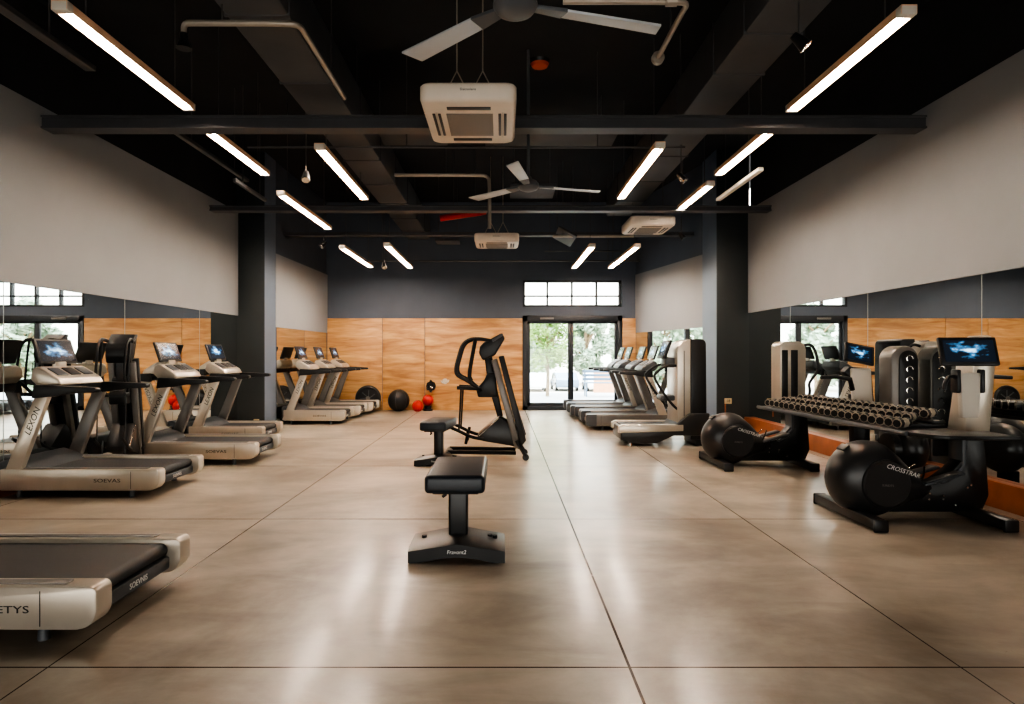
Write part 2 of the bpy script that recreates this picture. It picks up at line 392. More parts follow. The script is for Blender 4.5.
# mirrors
def mirror(label, p0, p1, n, z0, z1, group):
    a = Vector((*p0, 0)); b = Vector((*p1, 0)); n = Vector((*n, 0)).normalized(); th = .012
    t = MB(); q = [a, b, b-n*th, a-n*th]
    t.mi = 0; t.prism([(v.x, v.y) for v in q], 'z', z0, z1)
    o = t.build('mirror_panel', M['mirror'])
    return tag(o, label, 'mirror', group)
ys = [-2.0, 2.1, 4.25, 6.37, 8.42, 10.5, YC]
nm = ['out of sight behind the camera', 'beside the cut off treadmill', 'at the left edge of the view', 'behind the nearest whole treadmill', 'behind the second treadmill of the left row', 'next to the left column']
for i in range(2, 6):
    mirror('tall left wall mirror panel '+nm[i], (XL-.012, ys[i]+.006), (XL-.012, ys[i+1]-.006), (1, 0), .1, ZM, 'mirror panels of the left wall')
ys = [3.9, 6.1, 8.0, 10.15, YCR]
nm = ['at the right edge behind the near flywheel machine', 'right wall mirror panel', 'behind the middle of the dumbbell shelf', 'next to the right column']
for i, s in ((0, 'right wall mirror panel at the picture edge behind the near flywheel trainer'), (1, 'right wall mirror panel behind the rounded pillar stand-in'), (2, 'right wall mirror panel behind the far end of the dumbbell shelf'), (3, 'narrow right wall mirror panel next to the right column')):
    mirror(s, (XR-.012+.024, ys[i]+.006), (XR-.012+.024, ys[i+1]-.006), (-1, 0), .24, ZM+.04, 'mirror panels of the right wall')
for y in (4.25, 6.37, 8.42, 10.5):
    struct(MB().box((XL-.015, y, (ZM+.1)/2), (.004, .02, ZM-.1)).build('trim_9', M['mirrorback']))
for y in (6.1, 8.0, 10.15):
    struct(MB().box((XR+.015, y, (ZM+.28)/2), (.004, .02, ZM-.2)).build('trim_10', M['mirrorback']))
def ang_mirror(T, u0, u1, label, zt):
    a, b, d, n = T; L = (b-a).length
    p0 = a+d*(L*u0)-n*.012; p1 = a+d*(L*u1)-n*.012
    mirror(label, (p0.x, p0.y), (p1.x, p1.y), (n.x, n.y), .06, zt, None)
ang_mirror(LA, .02, .5, 'mirror behind the far left treadmill row, half next to the column', 1.93)
ang_mirror(LA, .505, .99, 'mirror behind the far left treadmill row, half next to the oak back wall', 1.93)
ang_mirror(RA, .02, .4, 'mirror behind the right treadmills, half next to the column', 1.93)
ang_mirror(RA, .405, .99, 'mirror behind the right treadmills, half next to the glass door', 1.93)

# ------------------------------------------------------------------ door and clerestory
d = struct(thing('door_1', None, None, (0, YB, 0)))
f = MB(); F = .115
f.box((DX0+F/2, .05, DZ/2), (F, .18, DZ), .004); f.box((DX1-F/2, .05, DZ/2), (F, .18, DZ), .004)
f.box(((DX0+DX1)/2, .05, DZ-.07), (DX1-DX0, .18, .14), .004); f.box(((DX0+DX1)/2, .05, .05), (DX1-DX0, .18, .1), .004)
f.build('door_frame', M['frame'], d)
xm = 1.72
for x0, x1, s in ((DX0+F, xm, 1), (xm, DX1-F, -1)):
    lf = MB(); w = .07
    for xx in (x0+w/2, x1-w/2): lf.box((xx, .05, 1.16), (w, .06, 2.12), .003)
    lf.box(((x0+x1)/2, .05, .14), (x1-x0, .06, .08), .003); lf.box(((x0+x1)/2, .05, 2.19), (x1-x0, .06, .06), .003)
    leaf = lf.build('door_leaf', M['frame'], d)
    MB().box(((x0+x1)/2, .05, 1.16), (x1-x0-.14, .012, 2.04)).build('door_glass', M['glass'], leaf)
    xx = xm-.05*s
    h = MB(); h.tube([(xx, .0, .88), (xx, -.05, .88), (xx, -.05, 1.18), (xx, .0, 1.18)], .012); h.build('door_handle', M['blackmetal'], leaf)
MB().box((1.12, -.06, DZ-.075), (.34, .05, .045), .006).build('door_closer', M['silverdark'], d)
w = struct(thing('window_1', None, None, (0, YB, 0)))
f = MB()
for xx in (WX0+.03, WX1-.03): f.box((xx, .06, (WZ0+WZ1)/2), (.06, .14, WZ1-WZ0), .003)
for zz in (WZ0+.025, WZ1-.025): f.box(((WX0+WX1)/2, .06, zz), (WX1-WX0, .14, .05), .003)
for k in (1, 2, 3): f.box((WX0+(WX1-WX0)*k/4, .06, (WZ0+WZ1)/2), (.045, .12, WZ1-WZ0), .003)
f.box(((WX0+WX1)/2, .06, WZ0+.27), (WX1-WX0, .12, .035), .003)
f.build('window_frame', M['frame'], w)
MB().box(((WX0+WX1)/2, .06, (WZ0+WZ1)/2), (WX1-WX0-.1, .012, WZ1-WZ0-.08)).build('window_pane', M['glass'], w)

# ------------------------------------------------------------------ ceiling structure
for i, (y, xa, xb, h) in enumerate(((6.95, XL, XR, .14), (10.9, XL, XR, .09), (13.15, -4.44, 3.92, .07))):
    mb = MB(); z0 = 3.82
    mb.box(((xa+xb)/2, y, z0+.01), (xb-xa-.0, .2, .02)); mb.box(((xa+xb)/2, y, z0+h-.01), (xb-xa, .2, .02)); mb.box(((xa+xb)/2, y-.02, z0+h/2), (xb-xa, .12, h-.04))
    struct(mb.build('ceiling_beam', M['beam']))
def duct(x0, x1, y0, y1, z0, z1, label, seams):
    t = thing('ceiling_duct', label, 'duct', ((x0+x1)/2, y0, z0))
    w = x1-x0
    MB().box((0, (y1-y0)/2, (z1-z0)/2), (w, y1-y0, z1-z0), .03).build('duct_body', M['duct'], t)
    for y in seams:
        MB().box((0, y-y0, (z1-z0)/2), (w+.02, .03, z1-z0+.02), .01).build('seam_band', M['duct'], t)
    for y in seams[::2]:
        for s in (-1, 1): MB().cyl((s*w*.42, y-y0, z1-z0-.02), (s*w*.42, y-y0, ZC-z0), .008, seg=6).build('hanger_rod', M['darkpipe'], t)
duct(-2.25, -1.73, 1.6, 15.4, 4.15, 4.65, 'long dark grey rectangular duct above the inner left light tubes', [2.6, 3.9, 5.2, 6.5, 7.8, 9.1, 10.4, 11.7, 13, 14.3])
duct(2.08, 2.58, 1.6, 12.8, 4.15, 4.65, 'long dark grey rectangular duct above the right light tubes', [2.3, 3.1, 3.9, 4.7, 5.5, 6.3, 7.6, 8.9, 10.2, 11.5])

# linear lights
def tube_light(x, y0, y1, z, label, group, cable=True):
    L = y1-y0
    t = thing('ceiling_light', label, 'light', (x, y0, z), 0, group)
    hd = MB(); hd.box((0, L/2, .052), (.118, L, .014), .003)
    for sx in (-1, 1): hd.box((sx*.056, L/2, .022), (.005, L, .062), .002)  # side lips added to keep tube light off the wall tops
    hd.build('housing_with_added_lips', M['hood'], t)
    MB().cyl((0, .06, .02), (0, L-.04, .02), .022, seg=14).build('tube', M['tube'], t)
    for y in (0.035, L-.02): MB().box((0, y, .022), (.125, .07 if y < .1 else .04, .072), .01).build('end_cap', M['offwhite'], t)
    for y in (.3, L-.3): MB().cyl((0, y, .08), (0, y, (4.14 if cable else ZC)-z), .006, seg=6).build('suspension_cable', M['darkpipe'], t)
    return t
GL = 'lit warm light tubes under the ceiling'
LT = [(-3.2, 4.62, 6.56, 3.9, 'longest lit light tube at upper left, in front of the first beam'),
 (-3.3, 7.15, 8.95, 3.9, 'lit light tube on the left just behind the first beam'),
 (-3.22, 9.3, 11.9, 3.72, 'third lit light tube of the outer left line, nearest the left column'),
 (-3.05, 12.2, 14.9, 3.42, 'small farthest lit light tube of the outer left line'),
 (-2.13, 7.45, 9.95, 3.8, 'lit light tube under the left duct, in front of the second beam'),
 (-2.13, 11.8, 14.9, 3.4, 'small far lit light tube below the left duct, near the back wall'),
 (2.98, 4.68, 6.6, 3.9, 'longest lit light tube at upper right, in front of the first beam'),
 (3.02, 7.15, 8.95, 3.9, 'lit light tube on the right just behind the first beam'),
 (3.02, 9.25, 11.0, 3.85, 'third lit light tube of the outer right line, above the right column'),
 (1.83, 7.4, 9.9, 3.8, 'lit light tube left of the right duct, in front of the second beam'),
 (1.68, 11.9, 14.9, 3.4, 'left one of the two small far lit light tubes on the right'),
 (2.52, 11.9, 14.9, 3.4, 'right one of the two small far lit light tubes, next to the right wall')]
for x, y0, y1, z, lb in LT: tube_light(x, y0, y1, z, lb, GL, abs(x) < 2.2 and abs(x) > 1.9)

# long trays / unlit bars
def bar_thing(name, label, cat, p0, p1, w, h, mt, hang=True):
    a = Vector(p0); b = Vector(p1)
    t = thing(name, label, cat, p0)
    L = (b-a).length
    rz = math.atan2(-(b-a).x, (b-a).y); t.rotation_euler = (0, 0, rz)
    MB().box((0, L/2, 0), (w, L, h), .006).build('bar', mt, t)
    if hang:
        for y in (.25*L, .8*L): MB().cyl((0, y, h/2), (0, y, ZC-a.z), .008, seg=6).build('hanger_rod', M['darkpipe'], t)
    return t
bar_thing('cable_tray', 'dark cable tray at top left in front of the first beam', 'cable tray', (-3.82, 3.2, 4.05), (-3.82, 5.95, 4.05), .1, .05, M['darkpipe'])
bar_thing('cable_tray', 'dark cable tray along the left wall behind the first beam', 'cable tray', (-3.82, 7.3, 4.0), (-3.82, 9.6, 4.0), .06, .05, M['darkpipe'])
bar_thing('ceiling_track', 'short unlit light bar hanging on the right before the second beam', 'light', (3.36, 8.3, 3.8), (3.36, 9.95, 3.8), .07, .05, M['offwhite'])
bar_thing('ceiling_track', 'short unlit light bar hanging on the left before the second beam', 'light', (-3.66, 8.75, 3.78), (-3.66, 9.9, 3.72), .05, .05, M['darkpipe'])

# pipes
def pipe(name, label, pts, r, mt, smooth=2, extra=None, hang=()):
    t = thing(name, label, 'pipe', pts[0])
    o = Vector(pts[0]); q = [Vector(p)-o for p in pts]
    MB().tube(q, r, 10, smooth).build('pipe_run', mt, t)
    if extra:
        for nm_, mb, m2 in extra: mb.build(nm_, m2, t)
    if hang:
        for p in hang: MB().cyl(Vector(p)-o, Vector((p[0], p[1], ZC))-o, .006, seg=6).build('hanger_rod', M['darkpipe'], t)
    return t
zz = 4.0
e1 = MB(); e1.cyl((0, 0, -.02), (0, 0, -.1), .028, .06); e1.cyl((0, 0, .02), (0, 0, -.03), .03)
pipe('sprinkler_pipe', 'bare galvanised pipe bending round at upper left with a nozzle', [(-2.5, 5.03, zz-.1), (-2.5, 5.03, zz), (-2.43, 5.03, zz), (-1.72, 5.03, zz), (-1.6, 5.06, zz), (-1.6, 5.2, zz), (-1.6, 6.5, zz)], .024, M['pipe'], 2, [('nozzle', e1, M['blackmetal'])], [(-2.2, 5.03, zz), (-1.6, 6.0, zz)])
e2 = MB(); e2.cyl((.0, 0, -.035), (0, 0, .035), .045); e2.cyl((.0, 0, -.02), (0, 0, -.08), .02)
fl = MB(); fl.cyl((.62, 1.0, 0), (.62, 1.03, 0), .06)
pipe('sprinkler_pipe', 'galvanised pipe at top centre right, its flanged end pointing back', [(.45, 4.72, zz), (1.3, 4.72, zz), (1.38, 4.75, zz), (1.37, 4.9, zz), (1.37, 5.62, zz)], .022, M['pipe'], 2, [('end_flange', MB().cyl((.92, .88, 0), (.92, .93, 0), .055), M['pipe']), ('coupling', MB().cyl((.76, 0, 0), (.84, 0, 0), .036), M['pipe'])], [(.6, 4.72, zz), (1.37, 5.2, zz)])
pipe('ceiling_pipe', 'galvanised pipe turning down behind the nearer air conditioner', [(-2.32, 10.3, 4.28), (-.42, 10.3, 4.28), (-.22, 10.3, 4.27), (-.2, 10.3, 4.1), (-.2, 10.3, 3.42)], .03, M['pipe'], 2, None, [(-2.0, 10.3, 4.28), (-.9, 10.3, 4.28)])
pipe('ceiling_conduit', 'thin straight conduit running across behind the first beam', [(-3.2, 8.05, 4.0), (2.3, 8.05, 4.0)], .013, M['darkpipe'], 0, None, [(-1.2, 8.05, 4.0), (1.2, 8.05, 4.0)])
pipe('ceiling_conduit', 'thin conduit running across before the back wall', [(-3.0, 13.9, 3.42), (3.0, 13.9, 3.42)], .018, M['darkpipe'], 0, None, [(-2.6, 13.9, 3.42), (2.3, 13.9, 3.42)])
pipe('ceiling_pipe', 'pale straight pipe hanging left of the tilted looking air conditioner', [(1.0, 12.6, 3.72), (2.6, 12.6, 3.72)], .03, M['pipe'], 0, None, [(1.2, 12.6, 3.72), (2.2, 12.6, 3.72)])
pipe('ceiling_pipe', 'short red pipe above the smaller air conditioner', [(-1.15, 11.9, 3.92), (-.3, 11.9, 4.05)], .06, M['redpipe'], 0, None, [(-.9, 11.9, 3.95), (-.5, 11.9, 4.02)])
pipe('ceiling_conduit', 'thin conduit frame line in front of the far right tubes', [(.9, 13.4, 3.55), (2.6, 13.4, 3.55)], .015, M['darkpipe'], 0, None, [(1.0, 13.4, 3.55), (2.5, 13.4, 3.55)])

# hanging ceiling panels (dark sheet steel boxes)
def sheet(label, c, dsz, tilt=0):
    t = thing('ceiling_panel', label, 'panel', c)
    MB().box((0, 0, 0), dsz, .008, Matrix.Rotation(tilt, 3, 'Y')).build('sheet', M['duct'], t)
    for s in (-1, 1): MB().cyl((s*dsz[0]*.4, 0, 0), (s*dsz[0]*.4, 0, ZC-c[2]), .007, seg=6).build('hanger_rod', M['darkpipe'], t)
sheet('small pale square ceiling panel left of the far air conditioner', (-1.15, 13.6, 3.78), (.5, .5, .04))
sheet('dark ceiling panel above the second beam in the middle', (.55, 11.6, 4.35), (.8, .9, .05))
sheet('leaning dark ceiling panel near the far right tubes', (1.28, 13.0, 3.78), (.4, 1.2, .04), .5)
sheet('wide dark ceiling panel behind the nearer air conditioner', (-1.3, 8.9, 4.5), (1.0, 1.1, .05))
sheet('wide dark ceiling panel behind the far ceiling fan', (.7, 9.4, 4.55), (1.9, .7, .05))

# spotlights
def spot(label, p, aim, stem_top):
    t = thing('ceiling_spotlight', label, 'spotlight', p, 0)
    a = Vector(aim).normalized()
    MB().cyl((0, 0, 0), (0, 0, stem_top-p[2]), .007, seg=6).build('stem', M['darkpipe'], t)
    mb = MB(); mb.cyl(-a*.06, a*.07, .032, .052); mb.cyl(a*.07, a*.078, .056)
    mb.build('lamp_head', M['blackmetal'], t)
    MB().cyl(a*.0785, a*.081, .046).build('lens', M['chrome'], t)
spot('small black spotlight hanging above the first beam at right', (2.32, 5.0, 3.85), (.6, -.2, -.7), ZC)
spot('small black spotlight under the left ceiling next to the inner tube', (-2.42, 7.9, 3.6), (.1, -.5, -.8), ZC)
spot('small black spotlight hanging between the two right light tubes', (2.35, 8.4, 3.72), (.5, -.3, -.8), ZC)
spot('small black spotlight beside the left column top', (-3.4, 12.2, 3.5), (-.4, -.5, -.7), ZC)
spot('small black spotlight below the far left tubes', (-2.45, 13.3, 3.25), (.2, -.5, -.8), ZC)
spot('small black spotlight right of the tilted looking air conditioner', (3.25, 11.6, 3.55), (.5, -.3, -.8), ZC)
t = thing('smoke_detector', 'small round orange detector on the black ceiling above the fan', 'detector', (.49, 8.3, ZC))
MB().cyl((0, 0, 0), (0, 0, -.04), .14, .12, 24).build('base', M['blackmetal'], t)
MB().cyl((0, 0, -.04), (0, 0, -.075), .12, .1, 24).build('lens', M['orange'], t)

# air conditioners
def ac(label, loc, rz, w, dpt, cables, logo):
    t = thing('ceiling_air_conditioner', label, 'air conditioner', loc, rz, 'hanging cassette air conditioners')
    h = .17
    mb = MB(); n = 40
    # body: rounded square slab, slightly wider at the top lip
    def rs(sx, sy, r):
        out = []
        for cx, cy, a0 in ((1, 1, 0), (-1, 1, 90), (-1, -1, 180), (1, -1, 270)):
            out += [(cx*(sx-r)+r*math.cos(math.radians(a0+k*15)), cy*(sy-r)+r*math.sin(math.radians(a0+k*15))) for k in range(7)]
        return out
    tb = bmesh.new(); rings = []
    for sc_, z in ((.93, 0), (.97, .012), (1.0, .045), (1.0, h-.02), (.97, h)):
        rings.append([tb.verts.new((x, y, z)) for x, y in rs(w/2*sc_, dpt/2*sc_, .1*w)])
    for i in range(len(rings)-1):
        m = len(rings[0])
        for k in range(m): tb.faces.new((rings[i][k], rings[i][(k+1) % m], rings[i+1][(k+1) % m], rings[i+1][k]))
    tb.faces.new(list(reversed(rings[0]))); tb.faces.new(rings[-1]); bmesh.ops.recalc_face_normals(tb, faces=tb.faces)
    mb._merge(tb); mb.build('casing', M['white'], t)
    MB().box((0, 0, -.004), (w*.5, dpt*.5, .012), .004).build('intake_grille', M['grille'], t)
    for sx, sy in ((0, 1), (0, -1)):
        MB().box((0, sy*dpt*.36, -.002), (w*.46, dpt*.055, .01), .003).build('air_slot', M['black'], t)
    for sx in (-1, 1):
        for off in (.325, .385):
            MB().box((sx*w*off, 0, -.002), (w*.03, dpt*.5, .01), .003).build('air_slot', M['black'], t)
        MB().box((sx*w*.355, 0, -.006), (w*.014, dpt*.56, .014), .004).build('louvre', M['offwhite'], t)
    text(logo, .035*w, M['ink'], basis((0, -dpt/2-.0015, h*.62), (1, 0, 0), (0, 0, 1)), t, 'lettering')
    if cables:
        for s in (-1, 1):
            cx = s*w*.14; mb = MB()
            zk = .42
            mb.tube([(cx-.15*w, -dpt*.2, h), (cx, -dpt*.2, zk)], .006, 6); mb.tube([(cx+.15*w, -dpt*.2, h), (cx, -dpt*.2, zk)], .006, 6)
            mb.tube([(cx, -dpt*.2, zk), (cx, -dpt*.2, ZC-loc[2])], .007, 6)
            mb.build('hanger_cable', M['pipe'], t)
    else:
        for s in (-1, 1): MB().cyl((s*w*.35, 0, h), (s*w*.35, 0, ZC-loc[2]), .008, seg=6).build('hanger_rod', M['darkpipe'], t)
    return t
ac('large beige white cassette air conditioner hanging on wires at the top centre', (-.3, 6.2, 3.62), 0, .86, 1.16, True, 'Daicoolaire')
ac('small beige white air conditioner hanging on wires near the back in the middle', (-.1, 12.5, 3.52), 0, .85, .85, True, 'Daicoolaire')
ac('white air conditioner under the second beam at right, seen at an angle', (2.66, 11.7, 3.66), 0, .8, .95, False, 'Daicoolaire')

# ceiling fans
def fan(loc, rz, label):
    t = thing('ceiling_fan', label, 'ceiling fan', loc, rz, 'three bladed ceiling fans')
    mb = MB()
    prof = [(0, -.07), (.06, -.065), (.11, -.045), (.135, -.01), (.13, .03), (.1, .06), (.05, .085), (.03, .12)]
    tb = bmesh.new(); rings = [[tb.verts.new((max(r, .002)*math.cos(k*PI/14), max(r, .002)*math.sin(k*PI/14), z)) for k in range(28)] for r, z in prof]
    for i in range(len(rings)-1):
        for k in range(28): tb.faces.new((rings[i][k], rings[i][(k+1) % 28], rings[i+1][(k+1) % 28], rings[i+1][k]))
    tb.faces.new(list(reversed(rings[0]))); tb.faces.new(rings[-1]); bmesh.ops.recalc_face_normals(tb, faces=tb.faces); mb._merge(tb)
    mb.build('hub', M['fandark'], t)
    for k in range(3):
        a = k*2*PI/3
        R = Matrix.Rotation(a, 4, 'Z') @ Matrix.Rotation(.16, 4, 'X')
        def tr(mb): bmesh.ops.transform(mb.bm, matrix=R, verts=mb.bm.verts); return mb
        b = MB(); b.prism([(.3, -.058), (.95, -.09), (1.0, .06), (.3, .058)], 'z', -.008, .008, .004)
        bo = tr(b).build('blade', M['fan'], t)
        b = MB(); b.prism([(.1, -.035), (.32, -.06), (.32, .06), (.1, .035)], 'z', -.012, .012, .004)
        tr(b).build('blade_bracket', M['fandark'], bo)
    MB().cyl((0, 0, .1), (0, 0, ZC-loc[2]), .02).build('downrod', M['fandark'], t)
    return t
fan((.08, 3.85, 3.5), math.radians(18), 'ceiling fan cut off by the top edge of the picture')
fan((.33, 8.0, 3.5), math.radians(18), 'whole grey three bladed ceiling fan behind the first beam')

# ------------------------------------------------------------------ treadmills
def treadmill(label, loc, rz, L=1.62, W=.95, group=None, side='SOEVAS', screen='screen', endtxt='SOEVNIS', near=-1, dash='silver', skirt='silver'):
    """user end at x=0, machine runs to x=-L; near: the y side facing the camera gets the lettering"""
    t = thing('treadmill', label, 'treadmill', loc, rz, group)
    rw = .13; hz = .28
    for s in (-1, 1):
        prof = [(-L+.06, .075), (-.09, .075)] + arc(-.09, .165, .09, -90, -5, 6) + arc(-.035, hz-.035, .035, 0, 90, 4) + [(-L+.06, hz)]
        y0 = s*W/2; y1 = s*(W/2-rw)
        r_ = MB(); r_.prism(prof, 'y', min(y0, y1), max(y0, y1), .012, 3)
        ro = r_.build('side_rail', M[skirt], t)
        MB().box((-L*.5-.03, s*(W/2-.065), hz+.003), (L*.88, .055, .008), .003).build('foot_strip', M['silverdark'], ro)
        if skirt != 'silver':
            cp = [(-.19, .07), (-.06, .07)] + arc(-.04, .12, .045, -70, 0, 4) + [(.006, .25), (-.01, .287), (-.19, .287)]
            ec = MB(); ec.prism(cp, 'y', min(y0, y1)-.006, max(y0, y1)+.006, .01, 2); ec.build('end_cap', M['graphite'], ro)
        mb = MB(); mb.box((-.27, s*(W/2+.0005), .175), (.004, .004, .17))
        mb.build('end_cap_seam', M['ink'], ro)
    # belt and rollers
    wb = W/2-rw-.012
    mb = MB(); prof = [(-L+.3, .2), (-.11, .2)] + arc(-.11, .215, .042, -90, 90, 8) + [(-L+.3, .257)]
    mb.prism(prof, 'y', -wb, wb); mb.build('running_belt', M['rubber'], t)
    mb = MB(); mb.box((-L*.5, 0, .15), (L-.2, 2*wb+.02, .09), .004); mb.build('deck_frame', M['blackmetal'], t)
    mb = MB(); mb.box((-.085, 0, .14), (.05, 2*wb+.03, .075), .012); eb = mb.build('end_bar', M['graphite'], t)
    if endtxt: text(endtxt, .045, M['whiteink'], basis((-.0585, 0, .14), (0, 1, 0), (0, 0, 1)), eb, 'lettering')
    # feet
    for x in (-.3, -L+.2):
        for s in (-1, 1):
            MB().cyl((x, s*(W/2-.07), 0), (x, s*(W/2-.07), .09), .028, .022, 12).build('foot', M['graphite'], t)
    # motor hood
    mb = MB(); mb.prism([(-L+.36, .255), (-L+.22, .33), (-L+.08, .37), (-L, .34), (-L, .1), (-L+.36, .1)], 'y', -W/2+.06, W/2-.06, .02, 3)
    mb.build('motor_hood', M['graphite'], t)
    # uprights
    xb, xt = -L+.1, -L+.47
    for s in (-1, 1):
        mb = MB(); poly = [(xb-.07, .09), (xb+.09, .09), (xt+.055, 1.0), (xt-.075, 1.0)]
        y0 = s*(W/2-.005); y1 = s*(W/2-.075)
        mb.prism(poly, 'y', min(y0, y1), max(y0, y1), .012, 2)
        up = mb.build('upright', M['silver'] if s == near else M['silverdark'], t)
        if s == near:
            dx = (xt-xb); dl = Vector((dx, 0, .9)).normalized()
            c = Vector((xb+.01+dx*.72, s*(W/2-.003), .09+.91*.72))
            yd = Vector((0, s, 0)).cross(dl)
            text('LEXON', .085, M['ink'], basis(c, dl, yd), up, 'lettering', shear=.2)
    # handrails
    for s in (-1, 1):
        mb = MB()
        prof = [(xt-.1, .97), (xt-.08, 1.1), (xt+.15, 1.09), (xt+.5, 1.075)] + arc(xt+.5, 1.05, .025, 80, -80, 5) + [(xt+.28, 1.015), (xt+.1, .985)]
        y0 = s*(W/2+.005); y1 = s*(W/2-.075)
        mb.prism(prof, 'y', min(y0, y1), max(y0, y1), .014, 2); mb.build('handrail', M['black'], t)
    mb = MB(); mb.box((xt-.03, 0, 1.04), (.12, W-.1, .11), .025); mb.build('crossbar', M['black'], t)
    # console dash
    mb = MB(); mb.prism([(xt-.15, 1.08), (xt-.22, 1.15), (xt-.2, 1.25), (xt-.14, 1.28), (xt+.06, 1.16), (xt+.1, 1.09)], 'y', -W*.36, W*.36, .02, 3)
    ds = mb.build('console_dash', M[dash], t)
    tl = Vector((.2, 0, -.12)).normalized()
    for k, yy in enumerate((-.2, 0, .2)):
        rot = Matrix.Rotation(math.atan2(.12, .2), 3, 'Y')
        MB().box((xt-.035, yy, 1.222), (.13, .15, .012), .004, rot).build('button_pad', M['black'] if k == 1 else M['graphite'], ds)
    MB().box((xt-.16, 0, 1.29), (.05, .16, .06), .01).build('screen_neck', M['silver'], t)
    rot = Matrix.Rotation(-.32, 3, 'Y')
    mb = MB(); c = Vector((xt-.2, 0, 1.425)); mb.box(c, (.03, .56, .27), .01, rot); bz = mb.build('screen_housing', M['black'], t)
    o = MB(); o.box((0, 0, 0), (.004, .5, .22)); so = o.build('screen', M[screen], bz); so.location = c+rot @ Vector((.0165, 0, .003)); so.rotation_euler = (0, -.32, 0)
    if side: text(side, .05, M['ink'], basis((-.5 if L < 2 else -.43, near*(W/2+.001), .17), (-near, 0, 0), (0, 0, 1)), t, 'lettering', sx=1.5)
    return t
GA = 'left front treadmills'
treadmill('big treadmill cut off by the lower left edge, only its deck showing', (-1.95, 3.54, 0), 0, 2.3, .93, None, 'GETYS', 'screen', 'SOEVNIS')
treadmill('nearest whole silver treadmill at left with lit tilted screen', (-3.33, 6.68, 0), 0, 1.6, .95, None, 'SOEVAS', 'screen')
treadmill('second whole silver treadmill at left, between the nearest one and the column', (-3.1, 8.52, 0), 0, 1.62, .93, None, 'SOEVAS', 'screen')
treadmill('third silver treadmill at left, mostly hidden, just before the left column', (-3.68, 10.3, 0), 0, 1.2, .93, None, 'SOEVAS', 'screen2')
ft = treadmill('front treadmill of the far left trio, right behind the column', (-3.12, 13.15, 0), 0, 1.28, .9, 'far left treadmills', 'SOEVAS', 'screen')
copy_thing(ft, 'middle treadmill of the far left trio behind the column', (-3.05, 14.2, 0), 0)
copy_thing(ft, 'rear treadmill of the far left trio, closest to the oak wall', (-2.98, 15.22, 0), 0)
rt = treadmill('front silver treadmill of the right row, next to the tall pillar machine', (1.55, 12.2, 0), PI, 1.6, .9, 'right row of treadmills', '', 'screen', '', 1, 'graphite', 'silverdark')
copy_thing(rt, 'second treadmill of the right row, counted from the front', (1.55, 13.2, 0), PI)
copy_thing(rt, 'third treadmill of the right row, second from the glass door', (1.48, 14.2, 0), PI)
copy_thing(rt, 'rearmost treadmill of the right row, right at the glass door', (1.5, 15.2, 0), PI)

# ------------------------------------------------------------------ pillar machine at right (stepper with tall tower)
def pillar_machine(loc):
    t = thing('stepper_machine', 'tall stepper with rounded silver and black pillar beside the right column', 'exercise machine', loc)
    W = .72
    mb = MB(); mb.prism([(-.75, .1), (-.62, .045), (-.2, .045), (.05, .16), (.55, .16), (.6, .25), (.6, .5), (.3, .5), (.05, .3), (-.75, .29)], 'y', -W/2, W/2, .02, 3)
    mb.build('base_body', M['blacksatin'], t)
    for s in (-1, 1):
        mb = MB(); mb.prism([(-.78, .2), (.2, .23), (.2, .33), (-.72, .33), (-.78, .3)], 'y', min(s*W/2, s*(W/2-.1))-.004*(s < 0), max(s*W/2, s*(W/2-.1)), .012, 3); mb.build('side_rail', M['silver'], t)
    MB().box((-.35, 0, .305), (.72, W-.24, .02), .005).build('step_belt', M['rubber'], t)
    # pillar
    pr = [(.17, .3), (.17, 1.5)] + arc(.37, 1.45, .2, 165, 70, 8) + [(.5, 1.6)] + [(.5, .3)]
    mb = MB(); mb.prism([(.12, .32), (.12, 1.42)] + arc(.34, 1.4, .22, 165, 95, 7) + [(.34, 1.62), (.34, .32)], 'y', -W/2+.06, W/2-.06, .02, 3); mb.build('pillar_face', M['silver'], t)
    mb = MB(); mb.prism([(.32, .1), (.32, 1.63), (.44, 1.63)] + arc(.47, 1.55, .08, 80, 0, 5) + [(.56, .1)], 'y', -W/2+.03, W/2-.03, .02, 3); mb.build('pillar_back', M['blackmetal'], t)
    MB().box((.225, -W/2+.056, .95), (.015, .01, 1.0), .002).build('trim_line', M['silverdark'], t)
    # console and handles
    rot = Matrix.Rotation(.35, 3, 'Y')
    mb = MB(); mb.box((.0, 0, 1.47), (.04, .46, .3), .015, rot); c = mb.build('screen_housing', M['black'], t)
    o = MB(); o.box((0, 0, 0), (.004, .38, .22)); so = o.build('screen', M['screen2'], c); so.location = Vector((0, 0, 1.47))+rot @ Vector((-.0215, 0, 0)); so.rotation_euler = (0, .35, 0)
    MB().box((.06, 0, 1.27), (.16, .3, .16), .03).build('console_bracket', M['graphite'], t)
    for s in (-1, 1):
        mb = MB(); mb.tube([(.12, s*.24, 1.22), (-.02, s*.27, 1.24), (-.2, s*.29, 1.12), (-.24, s*.3, 1.05), (-.12, s*.3, .85), (.05, s*.29, .62), (.14, s*.27, .55)], .02, 10, 2); mb.build('handle', M['black'], t)
    MB().box((.02, 0, .72), (.22, .34, .09), .03).build('knee_pad', M['graphite'], t)
    for s in (-1, 1): MB().cyl((-.6, s*(W/2-.06), 0), (-.6, s*(W/2-.06), .07), .04, .03).build('foot', M['chrome'], t)
    MB().box((.48, 0, .05), (.16, W-.1, .1), .01).build('foot', M['black'], t)
pillar_machine((2.55, 10.05, 0))

